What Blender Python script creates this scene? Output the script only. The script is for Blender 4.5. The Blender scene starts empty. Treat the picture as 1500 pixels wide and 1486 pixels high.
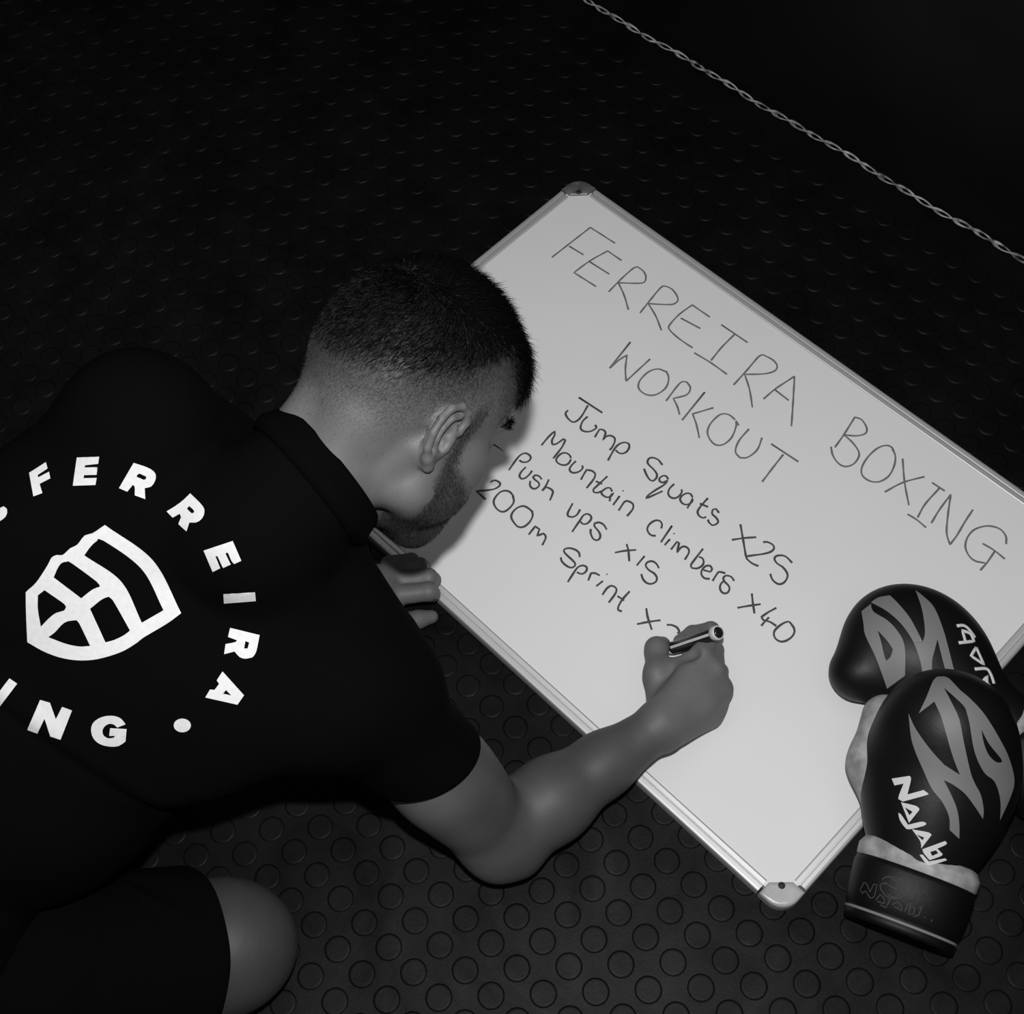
import bpy, bmesh, math, random
import numpy as np
from mathutils import Vector, Matrix
from mathutils.bvhtree import BVHTree
from mathutils.geometry import tessellate_polygon

random.seed(7)
rng = np.random.default_rng(7)
scene = bpy.context.scene
COL = scene.collection

# ------------------------------------------------------------------ camera
RC = np.array([[0.705648951221076, 0.7066347817365499, -0.05221918115327648],
               [0.601765801662806, -0.6365707181386142, -0.4823439029938087],
               [-0.37408218026163786, 0.30894175186646256, -0.8744241055470374]])
CAM = np.array([0.52898867, -0.69423557, 1.54960594])
cd = bpy.data.cameras.new('camera')
cam = bpy.data.objects.new('camera', cd)
COL.objects.link(cam)
cd.sensor_width = 36.0
cd.lens = 48.0
cd.clip_start = 0.02
m = Matrix.Identity(4)
for r in range(3):
    m[r][0] = RC[0][r]; m[r][1] = -RC[1][r]; m[r][2] = -RC[2][r]; m[r][3] = CAM[r]
cam.matrix_world = m
scene.camera = cam

# ------------------------------------------------------------------ world, flash, exposure
w = bpy.data.worlds.new('dim_room'); scene.world = w
w.use_nodes = True
# flash light coming back softly from the ceiling: brightest overhead, dark towards the horizon
wn = w.node_tree
wn.nodes['Background'].inputs[0].default_value = (1, 1, 1, 1)
wtc = wn.nodes.new('ShaderNodeTexCoord'); wsx = wn.nodes.new('ShaderNodeSeparateXYZ')
wn.links.new(wtc.outputs['Generated'], wsx.inputs[0])
wmr = wn.nodes.new('ShaderNodeMapRange'); wmr.interpolation_type = 'SMOOTHSTEP'
wmr.inputs['From Min'].default_value = 0.66; wmr.inputs['From Max'].default_value = 0.92
wmr.inputs['To Min'].default_value = 0.022; wmr.inputs['To Max'].default_value = 0.40
wn.links.new(wsx.outputs['Z'], wmr.inputs['Value'])
wn.links.new(wmr.outputs['Result'], wn.nodes['Background'].inputs[1])
# hand-held flash gun a hand's breadth above the lens
ld = bpy.data.lights.new('flash_gun', 'AREA')
ld.shape = 'DISK'; ld.size = 0.035; ld.energy = 21.3
flash = bpy.data.objects.new('flash_gun', ld); COL.objects.link(flash)
up = -RC[1]
fp = CAM + 0.125 * up + 0.01 * RC[0]
aim = np.array([-0.35, 0.30, 0.0])
flash.location = fp
flash.rotation_euler = Vector(aim - fp).to_track_quat('-Z', 'Y').to_euler()
scene.view_settings.view_transform = 'Standard'
scene.view_settings.look = 'None'
scene.view_settings.gamma = 1.0
scene.view_settings.exposure = 0.0
scene.view_settings.use_curve_mapping = False

# ------------------------------------------------------------------ helpers
def ray(px, py):
    return RC.T @ np.array([(px - 750.0) / 2000.0, (py - 743.0) / 2000.0, 1.0])
def at(px, py, z):
    d = ray(px, py); return CAM + d * ((z - CAM[2]) / d[2])
def atd(px, py, depth):
    return CAM + ray(px, py) * depth
def A(*v): return np.array(v, float)
def nrm(v): v = np.asarray(v, float); return v / np.linalg.norm(v)

def mat(name, col, rough=0.5, spec=0.5, metal=0.0, noise=None, bump=None, sheen=0.0, coat=0.0):
    """noise=(scale, amount): mottled albedo; bump=(scale, strength, distance)"""
    mt = bpy.data.materials.new(name); mt.use_nodes = True
    nt = mt.node_tree; b = nt.nodes['Principled BSDF']
    c = (col, col, col, 1)
    b.inputs['Base Color'].default_value = c
    b.inputs['Roughness'].default_value = rough
    b.inputs['Specular IOR Level'].default_value = spec
    b.inputs['Metallic'].default_value = metal
    b.inputs['Sheen Weight'].default_value = sheen
    b.inputs['Coat Weight'].default_value = coat
    tc = nt.nodes.new('ShaderNodeTexCoord')
    if noise:
        n = nt.nodes.new('ShaderNodeTexNoise'); n.inputs['Scale'].default_value = noise[0]
        n.inputs['Detail'].default_value = 5
        nt.links.new(tc.outputs['Object'], n.inputs['Vector'])
        rp = nt.nodes.new('ShaderNodeMapRange')
        rp.inputs['From Min'].default_value = 0.3; rp.inputs['From Max'].default_value = 0.7
        rp.inputs['To Min'].default_value = col * (1 - noise[1]); rp.inputs['To Max'].default_value = col * (1 + noise[1])
        nt.links.new(n.outputs['Fac'], rp.inputs['Value'])
        nt.links.new(rp.outputs['Result'], b.inputs['Base Color'])
    if bump:
        n = nt.nodes.new('ShaderNodeTexNoise'); n.inputs['Scale'].default_value = bump[0]
        n.inputs['Detail'].default_value = 4
        nt.links.new(tc.outputs['Object'], n.inputs['Vector'])
        bp = nt.nodes.new('ShaderNodeBump'); bp.inputs['Strength'].default_value = bump[1]
        bp.inputs['Distance'].default_value = bump[2]
        nt.links.new(n.outputs['Fac'], bp.inputs['Height'])
        nt.links.new(bp.outputs['Normal'], b.inputs['Normal'])
    return mt

def link(name, me, material=None, parent=None, smooth=True):
    if material: me.materials.append(material)
    if smooth and len(me.polygons):
        me.polygons.foreach_set('use_smooth', [True] * len(me.polygons))
    o = bpy.data.objects.new(name, me); COL.objects.link(o)
    if parent: attach(o, parent)
    return o
def attach(o, parent):
    o.parent = parent
    o.matrix_parent_inverse = Matrix.Translation(parent.location).inverted()
def pydata(name, v, f, material=None, parent=None, smooth=True):
    me = bpy.data.meshes.new(name)
    me.from_pydata([tuple(map(float, p)) for p in v], [], [tuple(map(int, q)) for q in f]); me.update()
    return link(name, me, material, parent, smooth)
def from_bm(name, bm, material=None, parent=None, smooth=True):
    me = bpy.data.meshes.new(name); bm.to_mesh(me); bm.free()
    return link(name, me, material, parent, smooth)
def empty(name, loc):
    o = bpy.data.objects.new(name, None); COL.objects.link(o); o.location = loc
    o.empty_display_size = 0.05
    return o
def tag(o, label=None, cat=None, group=None, kind=None):
    if label: o['label'] = label
    if cat: o['category'] = cat
    if group: o['group'] = group
    if kind: o['kind'] = kind
    return o

def tube(v, f, pts, rads, n=10, cap=True, flat=None):
    """append a swept tube to v,f.  flat=(axis, factor) squashes the section along a world axis"""
    pts = [np.asarray(p, float) for p in pts]
    base = len(v); k = len(pts); ref = None
    for i, p in enumerate(pts):
        t = nrm(pts[min(i + 1, k - 1)] - pts[max(i - 1, 0)])
        if ref is None:
            ref = np.cross(t, A(0, 0, 1))
            if np.linalg.norm(ref) < 1e-3: ref = np.cross(t, A(0, 1, 0))
        ref = nrm(ref - t * np.dot(ref, t)); b = np.cross(t, ref)
        r = rads if np.isscalar(rads) else rads[i]
        for j in range(n):
            a = 2 * math.pi * j / n
            q = r * (math.cos(a) * ref + math.sin(a) * b)
            if flat is not None: q = q - flat[0] * np.dot(q, flat[0]) * (1 - flat[1])
            v.append(p + q)
    for i in range(k - 1):
        for j in range(n):
            a = base + i * n + j; b2 = base + i * n + (j + 1) % n
            f.append((a, b2, b2 + n, a + n))
    if cap:
        f.append(tuple(base + j for j in range(n))[::-1])
        f.append(tuple(base + (k - 1) * n + j for j in range(n)))

def smooth_stroke(pts, step=1.5, corner=0.46):
    """Catmull-Rom through the points, keeping sharp corners"""
    pts = [np.asarray(p, float) for p in pts]
    if len(pts) < 3: return pts
    runs, cur = [], [pts[0]]
    for i in range(1, len(pts)):
        cur.append(pts[i])
        if i < len(pts) - 1:
            a = nrm(pts[i] - pts[i - 1] + 1e-9); b = nrm(pts[i + 1] - pts[i] + 1e-9)
            if np.dot(a, b) < corner: runs.append(cur); cur = [pts[i]]
    runs.append(cur)
    out = [pts[0]]
    for r in runs:
        e = [2 * r[0] - r[1]] + r + [2 * r[-1] - r[-2]]
        for i in range(1, len(e) - 2):
            p0, p1, p2, p3 = e[i - 1:i + 3]
            n = max(2, int(np.linalg.norm(p2 - p1) / step))
            for s in range(1, n + 1):
                t = s / n
                out.append(0.5 * (2 * p1 + (p2 - p0) * t + (2 * p0 - 5 * p1 + 4 * p2 - p3) * t * t + (3 * p1 - p0 - 3 * p2 + p3) * t ** 3))
    return out

# ---- implicit surfaces on a rectilinear grid, meshed with surface nets
def axis(segs):
    """segs: [(start, step), ..., end] -> coordinate array"""
    out = []
    for (a, h), nx in zip(segs[:-1], segs[1:]):
        b = nx[0] if isinstance(nx, tuple) else nx
        n = max(1, int(round((b - a) / h)))
        out += list(a + (b - a) * np.arange(n) / n)
    out.append(segs[-1])
    return np.array(out, np.float32)
class Field:
    def __init__(s, xs, ys, zs):
        s.ax = [np.asarray(a, np.float32) for a in (xs, ys, zs)]
        s.F = np.full([len(a) for a in s.ax], 0.06, np.float32)
    def box(s, lo, hi, pad=0.035):
        sl = []
        for a, l, h in zip(s.ax, lo, hi):
            i = np.searchsorted(a, l - pad); j = np.searchsorted(a, h + pad)
            if j - i < 1: return None
            sl.append(slice(i, j))
        return tuple(sl)
    def pts(s, sl):
        return (s.ax[0][sl[0]][:, None, None], s.ax[1][sl[1]][None, :, None], s.ax[2][sl[2]][None, None, :])
    def merge(s, sl, d, k, sub):
        F = s.F[sl]
        if sub:
            d = -d; h = np.clip(0.5 - 0.5 * (d - F) / k, 0, 1)      # smooth max
            s.F[sl] = d * (1 - h) + F * h + k * h * (1 - h)
            s.F[sl] = np.where(h > 0.9999, F, s.F[sl])
        else:
            h = np.clip(0.5 + 0.5 * (d - F) / k, 0, 1)
            s.F[sl] = d * (1 - h) + F * h - k * h * (1 - h)
    def cone(s, a, b, ra, rb=None, k=0.01, sub=False):
        rb = ra if rb is None else rb
        a = np.asarray(a, float); b = np.asarray(b, float); r = max(ra, rb)
        sl = s.box(np.minimum(a, b) - r, np.maximum(a, b) + r)
        if sl is None: return
        X, Y, Z = s.pts(sl); e = b - a; L = max(float(e @ e), 1e-12)
        h = np.clip(((X - a[0]) * e[0] + (Y - a[1]) * e[1] + (Z - a[2]) * e[2]) / L, 0, 1)
        d = np.sqrt((X - a[0] - h * e[0]) ** 2 + (Y - a[1] - h * e[1]) ** 2 + (Z - a[2] - h * e[2]) ** 2) - (ra + (rb - ra) * h)
        s.merge(sl, d.astype(np.float32), k, sub)
    def chain(s, P, R, k=0.01, sub=False):
        for i in range(len(P) - 1):
            s.cone(P[i], P[i + 1], R if np.isscalar(R) else R[i], R if np.isscalar(R) else R[i + 1], k, sub)
    def ell(s, c, r, M=None, k=0.01, sub=False):
        c = np.asarray(c, float); r = np.asarray(r, float)
        M = np.eye(3) if M is None else np.asarray(M, float)        # columns: local axes
        ext = np.sqrt(((M * r) ** 2).sum(1))
        sl = s.box(c - ext, c + ext)
        if sl is None: return
        X, Y, Z = s.pts(sl); X = X - c[0]; Y = Y - c[1]; Z = Z - c[2]
        k0 = 0; k1 = 0
        for i in range(3):
            q = X * M[0, i] + Y * M[1, i] + Z * M[2, i]
            k0 = k0 + (q / r[i]) ** 2; k1 = k1 + (q / r[i] ** 2) ** 2
        k0 = np.sqrt(k0); k1 = np.sqrt(k1) + 1e-9
        s.merge(sl, (k0 * (k0 - 1) / k1).astype(np.float32), k, sub)
    def plane_cut(s, p, n):
        """keep the side where (x-p).n < 0"""
        n = nrm(n); X, Y, Z = s.pts((slice(None),) * 3)
        d = ((X - p[0]) * n[0] + (Y - p[1]) * n[1] + (Z - p[2]) * n[2]).astype(np.float32)
        s.F = np.maximum(s.F, d)
    def mesh(s):
        F = s.F; S = F < 0
        n = [x - 1 for x in F.shape]
        c = np.zeros(n, np.int8)
        offs = [(i, j, k) for i in (0, 1) for j in (0, 1) for k in (0, 1)]
        for o in offs: c += S[o[0]:o[0] + n[0], o[1]:o[1] + n[1], o[2]:o[2] + n[2]]
        idx = np.argwhere((c > 0) & (c < 8))
        ids = np.full(n, -1, np.int32); ids[tuple(idx.T)] = np.arange(len(idx))
        co = [np.stack([s.ax[d][idx[:, d] + o[d]] for d in range(3)], 1) for o in offs]
        fv = [F[idx[:, 0] + o[0], idx[:, 1] + o[1], idx[:, 2] + o[2]] for o in offs]
        acc = np.zeros((len(idx), 3)); cnt = np.zeros(len(idx))
        for a in range(8):
            for b in range(a + 1, 8):
                if sum(abs(offs[a][d] - offs[b][d]) for d in range(3)) != 1: continue
                mk = (fv[a] < 0) != (fv[b] < 0)
                t = (fv[a][mk] / (fv[a][mk] - fv[b][mk]))[:, None]
                acc[mk] += co[a][mk] + (co[b][mk] - co[a][mk]) * t; cnt[mk] += 1
        V = acc / cnt[:, None]
        Q = []
        for d in range(3):
            e, g = (d + 1) % 3, (d + 2) % 3
            a = [slice(None)] * 3; b = [slice(None)] * 3
            a[d] = slice(0, -1); b[d] = slice(1, None)
            for x in (e, g): a[x] = slice(1, -1); b[x] = slice(1, -1)
            s0 = S[tuple(a)]; s1 = S[tuple(b)]
            w = np.argwhere(s0 != s1)
            if not len(w): continue
            inside = s0[tuple(w.T)]
            w = w.copy(); w[:, e] += 1; w[:, g] += 1
            def cell(de, dg):
                q = w.copy(); q[:, e] += de; q[:, g] += dg
                return ids[q[:, 0], q[:, 1], q[:, 2]]
            quad = np.stack([cell(-1, -1), cell(0, -1), cell(0, 0), cell(-1, 0)], 1)
            quad[~inside] = quad[~inside][:, ::-1]
            Q.append(quad)
        Q = np.concatenate(Q); Q = Q[(Q >= 0).all(1)]
        return V, Q
def np_mesh(name, V, Q):
    me = bpy.data.meshes.new(name)
    me.vertices.add(len(V)); me.vertices.foreach_set('co', np.asarray(V, np.float32).ravel())
    k = Q.shape[1]
    me.loops.add(len(Q) * k); me.loops.foreach_set('vertex_index', np.asarray(Q, np.int32).ravel())
    me.polygons.add(len(Q)); me.polygons.foreach_set('loop_start', np.arange(len(Q), dtype=np.int32) * k)
    me.update(calc_edges=True); me.validate()
    return me
def bvh_of(V, Q):
    return BVHTree.FromPolygons([tuple(p) for p in V.tolist()], [tuple(q) for q in Q.tolist()])

def smooth_loop(lp):
    n = len(lp); P = [np.asarray(p, float) for p in lp]
    turn = [np.dot(nrm(P[i] - P[i - 1]), nrm(P[(i + 1) % n] - P[i])) for i in range(n)]
    s = int(np.argmin(turn))
    q = smooth_stroke(P[s:] + P[:s] + [P[s]], 4.0, 0.74)[:-1]
    out = [q[0]]
    for p in q[1:]:
        if np.linalg.norm(p - out[-1]) > 0.3: out.append(p)
    return out
def decal(name, shapes, bvh, material, parent, lift=0.0012, maxlen=7.0):
    """print a flat outlined shape (list of [outer, hole...]) onto a surface"""
    bm = bmesh.new()
    for poly in shapes:
        loops = [[Vector((p[0], p[1], 0)) for p in smooth_loop(lp)] for lp in poly]
        flat = [p for lp in loops for p in lp]
        vs = [bm.verts.new(p) for p in flat]
        for t in tessellate_polygon(loops):
            try: bm.faces.new([vs[i] for i in t])
            except ValueError: pass
    for _ in range(9):
        long = [e for e in bm.edges if e.calc_length() > maxlen]
        if not long: break
        bmesh.ops.subdivide_edges(bm, edges=long, cuts=1)
        bmesh.ops.triangulate(bm, faces=[f for f in bm.faces if len(f.verts) > 3])
    o = Vector(CAM); dead = []
    for v in bm.verts:
        d = Vector(ray(v.co.x, v.co.y)).normalized()
        loc, nor, _, _ = bvh.ray_cast(o, d)
        if loc is None: dead.append(v); continue
        if nor.dot(d) > 0: nor = -nor
        v.co = loc + nor * lift * 0.5 - d * lift
    if dead: bmesh.ops.delete(bm, geom=dead, context='VERTS')
    bmesh.ops.recalc_face_normals(bm, faces=bm.faces)
    for fc in bm.faces:
        if fc.normal.dot(o - fc.calc_center_median()) < 0: fc.normal_flip()
    return from_bm(name, bm, material, parent)
def stroke_decal(name, strokes, bvh, material, parent, rad, lift=0.0006):
    v, f = [], []
    o = Vector(CAM)
    for st in strokes:
        out = []; nn = A(0, 0, 1)
        for p in smooth_stroke(st, 3.0):
            d = Vector(ray(p[0], p[1])).normalized()
            loc, nor, _, _ = bvh.ray_cast(o, d)
            if loc is None: continue
            if nor.dot(d) > 0: nor = -nor
            out.append(A(*(loc + nor * lift))); nn = A(*nor)
        if len(out) > 1: tube(v, f, out, rad, 6, flat=(nn, 0.35))
    return pydata(name, v, f, material, parent)

# ------------------------------------------------------------------ materials
M_FLOOR = mat('black_rubber', 0.0030, 0.50, 0.14, noise=(9, 0.45), bump=(260, 0.25, 0.0006))
_t = M_FLOOR.node_tree; _n = _t.nodes.new('ShaderNodeTexNoise'); _n.inputs['Scale'].default_value = 6
_n.inputs['Detail'].default_value = 9; _n.inputs['Roughness'].default_value = 0.65; _n.inputs['Distortion'].default_value = 1.6
_c = _t.nodes.new('ShaderNodeTexCoord'); _t.links.new(_c.outputs['Object'], _n.inputs['Vector'])
_m = _t.nodes.new('ShaderNodeMapRange'); _m.inputs['From Min'].default_value = 0.32; _m.inputs['From Max'].default_value = 0.68
_m.inputs['To Min'].default_value = 0.07; _m.inputs['To Max'].default_value = 0.18       # worn and dusty patches shine differently
_t.links.new(_n.outputs['Fac'], _m.inputs['Value'])
_t.links.new(_m.outputs['Result'], _t.nodes['Principled BSDF'].inputs['Specular IOR Level'])
M_WALL = mat('black_painted_wall', 0.0042, 0.6, 0.12, noise=(3, 0.5), bump=(40, 0.15, 0.002))
M_CORD = mat('grey_cord', 0.27, 0.7, 0.2, noise=(75, 0.85))
M_BOARD = mat('white_enamel', 0.74, 0.32, 0.3, noise=(3, 0.02))
M_ALU = mat('brushed_aluminium', 0.66, 0.50, 0.5, metal=0.6)
M_CAP = mat('grey_plastic_cap', 0.42, 0.35, 0.5, noise=(60, 0.12))
M_CAPDARK = mat('dark_mottled_cap', 0.10, 0.4, 0.4, noise=(90, 0.5))  # darker, mottled tone used on one corner cap only
M_DARK = mat('dark_gap', 0.03, 0.6, 0.2)
M_INK1 = mat('thin_grey_ink', 0.17, 0.6, 0.2)
M_INK2 = mat('dark_grey_ink', 0.075, 0.6, 0.2)
M_LEATHER = mat('black_leather', 0.0045, 0.46, 0.24, bump=(150, 0.2, 0.0008))
M_GREYLEATHER = mat('light_grey_leather', 0.31, 0.55, 0.4, noise=(70, 0.35), bump=(90, 0.3, 0.001))
M_LOGO = mat('silver_print', 0.175, 0.55, 0.4)
M_WHITEPRINT = mat('white_print', 0.62, 0.6, 0.2)
M_STRAP = mat('black_strap', 0.0035, 0.5, 0.2, bump=(200, 0.3, 0.0006))
M_PIPING = mat('grey_piping', 0.20, 0.5, 0.3)
M_THREAD = mat('grey_thread', 0.06, 0.6, 0.2)
M_SHIRT = mat('black_cotton', 0.0024, 0.95, 0.03, bump=(900, 0.2, 0.0004))
M_RIB = mat('black_rib', 0.0020, 0.95, 0.03, bump=(700, 0.4, 0.0006))
M_SHORTS = mat('black_shorts', 0.0022, 0.95, 0.03, bump=(60, 0.2, 0.002))
M_SHIRTPRINT = mat('shirt_print', 0.69, 0.75, 0.15, noise=(220, 0.05))
M_HAIR = mat('black_hair', 0.0018, 0.55, 0.07)
M_BEARD = mat('beard_hair', 0.010, 0.5, 0.3)
M_HAIRTIP = mat('clipped_hair', 0.035, 0.42, 0.5)
M_PENBODY = mat('black_pen_barrel', 0.012, 0.3, 0.5)
M_PENWHITE = mat('white_pen_plastic', 0.6, 0.35, 0.4)
M_EYE = mat('eye_white', 0.5, 0.15, 0.5)

# skin: base tone scaled by body region; the clipped hair and stubble on it are dark specks held in a point attribute
M_SKIN = bpy.data.materials.new('skin'); M_SKIN.use_nodes = True
nt = M_SKIN.node_tree; pb = nt.nodes['Principled BSDF']
SKIN = 0.120
tc = nt.nodes.new('ShaderNodeTexCoord')
n1 = nt.nodes.new('ShaderNodeTexNoise'); n1.inputs['Scale'].default_value = 28; n1.inputs['Detail'].default_value = 4
n2 = nt.nodes.new('ShaderNodeTexNoise'); n2.inputs['Scale'].default_value = 520; n2.inputs['Detail'].default_value = 2
for n in (n1, n2): nt.links.new(tc.outputs['Object'], n.inputs['Vector'])
base = nt.nodes.new('ShaderNodeMapRange'); base.inputs['From Min'].default_value = 0.25; base.inputs['From Max'].default_value = 0.75
base.inputs['To Min'].default_value = SKIN * 0.9; base.inputs['To Max'].default_value = SKIN * 1.1
nt.links.new(n1.outputs['Fac'], base.inputs['Value'])
at_ = nt.nodes.new('ShaderNodeAttribute'); at_.attribute_name = 'stubble'
sp = nt.nodes.new('ShaderNodeMath'); sp.operation = 'MULTIPLY_ADD'   # stubble*1.5 + (noise-0.5)
nt.links.new(at_.outputs['Fac'], sp.inputs[0]); sp.inputs[1].default_value = 1.1
nt.links.new(n2.outputs['Fac'], sp.inputs[2])
cl = nt.nodes.new('ShaderNodeMapRange'); cl.inputs['From Min'].default_value = 0.58; cl.inputs['From Max'].default_value = 1.50
nt.links.new(sp.outputs[0], cl.inputs['Value'])
tn = nt.nodes.new('ShaderNodeAttribute'); tn.attribute_name = 'tone'
tm = nt.nodes.new('ShaderNodeMath'); tm.operation = 'MULTIPLY'
nt.links.new(base.outputs['Result'], tm.inputs[0]); nt.links.new(tn.outputs['Fac'], tm.inputs[1])
mx = nt.nodes.new('ShaderNodeMix'); mx.data_type = 'FLOAT'
nt.links.new(cl.outputs['Result'], mx.inputs[0]); nt.links.new(tm.outputs[0], mx.inputs[2]); mx.inputs[3].default_value = 0.005
nt.links.new(mx.outputs[0], pb.inputs['Base Color'])
pb.inputs['Roughness'].default_value = 0.55; pb.inputs['Specular IOR Level'].default_value = 0.35
bp = nt.nodes.new('ShaderNodeBump'); bp.inputs['Strength'].default_value = 0.12; bp.inputs['Distance'].default_value = 0.0008
nt.links.new(n2.outputs['Fac'], bp.inputs['Height']); nt.links.new(bp.outputs['Normal'], pb.inputs['Normal'])

# ------------------------------------------------------------------ floor with round studs
def wall_y(x): return 0.632 + 0.032 * x
def build_floor():
    v = [A(-7, -7, 0), A(7, -7, 0), A(7, wall_y(7) + 0.05, 0), A(-7, wall_y(-7) + 0.05, 0)]
    f = [(0, 1, 2, 3)]
    p0 = A(0.27764585, -0.47024563); a = A(0.0390248723, 0.0412653797); b = A(0.000149900579, -0.0400609214)
    ex = a + b; ey = -b                                  # square lattice
    n = 22; prof = [(0.0150, 0.0), (0.0141, 0.0008), (0.0131, 0.0012), (0.0116, 0.0013)]
    cs = [(math.cos(2 * math.pi * j / n), math.sin(2 * math.pi * j / n)) for j in range(n)]
    for i in range(-48, 20):
        for j in range(-24, 34):
            c = p0 + i * ex + j * ey
            if not (-1.75 < c[0] < 1.05 and -1.3 < c[1] < wall_y(c[0]) - 0.03): continue
            o = len(v)
            for r, z in prof:
                for x, y in cs: v.append((c[0] + r * x, c[1] + r * y, z))
            for q in range(len(prof) - 1):
                for t in range(n):
                    s = o + q * n; f.append((s + t, s + (t + 1) % n, s + n + (t + 1) % n, s + n + t))
            s = o + (len(prof) - 1) * n
            f.append(tuple(s + t for t in range(n)))
    o = pydata('floor', v, f, M_FLOOR, None, smooth=False)
    tag(o, kind='structure')
    return o
build_floor()

def build_wall():
    v = []; f = []
    a = A(-7, wall_y(-7)); b = A(7, wall_y(7))
    nn = nrm(A(-(b - a)[1], (b - a)[0]))
    for (q, z) in ((a, -0.02), (b, -0.02), (b, 2.4), (a, 2.4)): v.append((q[0], q[1], z))
    for (q, z) in ((a, -0.02), (b, -0.02), (b, 2.4), (a, 2.4)):
        r = q + nn * 0.12; v.append((r[0], r[1], z))
    f = [(0, 1, 2, 3), (7, 6, 5, 4), (0, 4, 5, 1), (1, 5, 6, 2), (2, 6, 7, 3), (3, 7, 4, 0)]
    o = pydata('wall_back', v, f, M_WALL, None, smooth=False)
    tag(o, kind='structure')
build_wall()

# two-strand cord lying along the foot of the wall
def build_cord():
    root = empty('lacing_cord', (-0.3, wall_y(-0.3) - 0.012, 0))
    tag(root, 'thin pale grey two-strand twisted cord lying along the foot of the black wall', 'cord')
    for s in (0, 1):
        v, f = [], []; pts = []; rr = []
        x = -1.5
        while x < 1.0:
            ph = math.pi * (x / 0.0325) + s * math.pi
            wob = 0.0015 * math.sin(x * 23) + 0.001 * math.sin(x * 57)
            pts.append(A(x, wall_y(x) - 0.012 + 0.0032 * math.sin(ph) + wob, 0.0052 + 0.0026 * math.cos(ph)))
            rr.append(0.0013 + 0.0014 * max(0.0, math.cos(2 * ph)) * (0.7 + 0.3 * math.sin(x * 37)) + 0.0003 * math.sin(x * 131))
            x += 0.0035
        tube(v, f, pts, rr, 6)
        pydata('strand', v, f, M_CORD, root)
build_cord()

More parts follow.
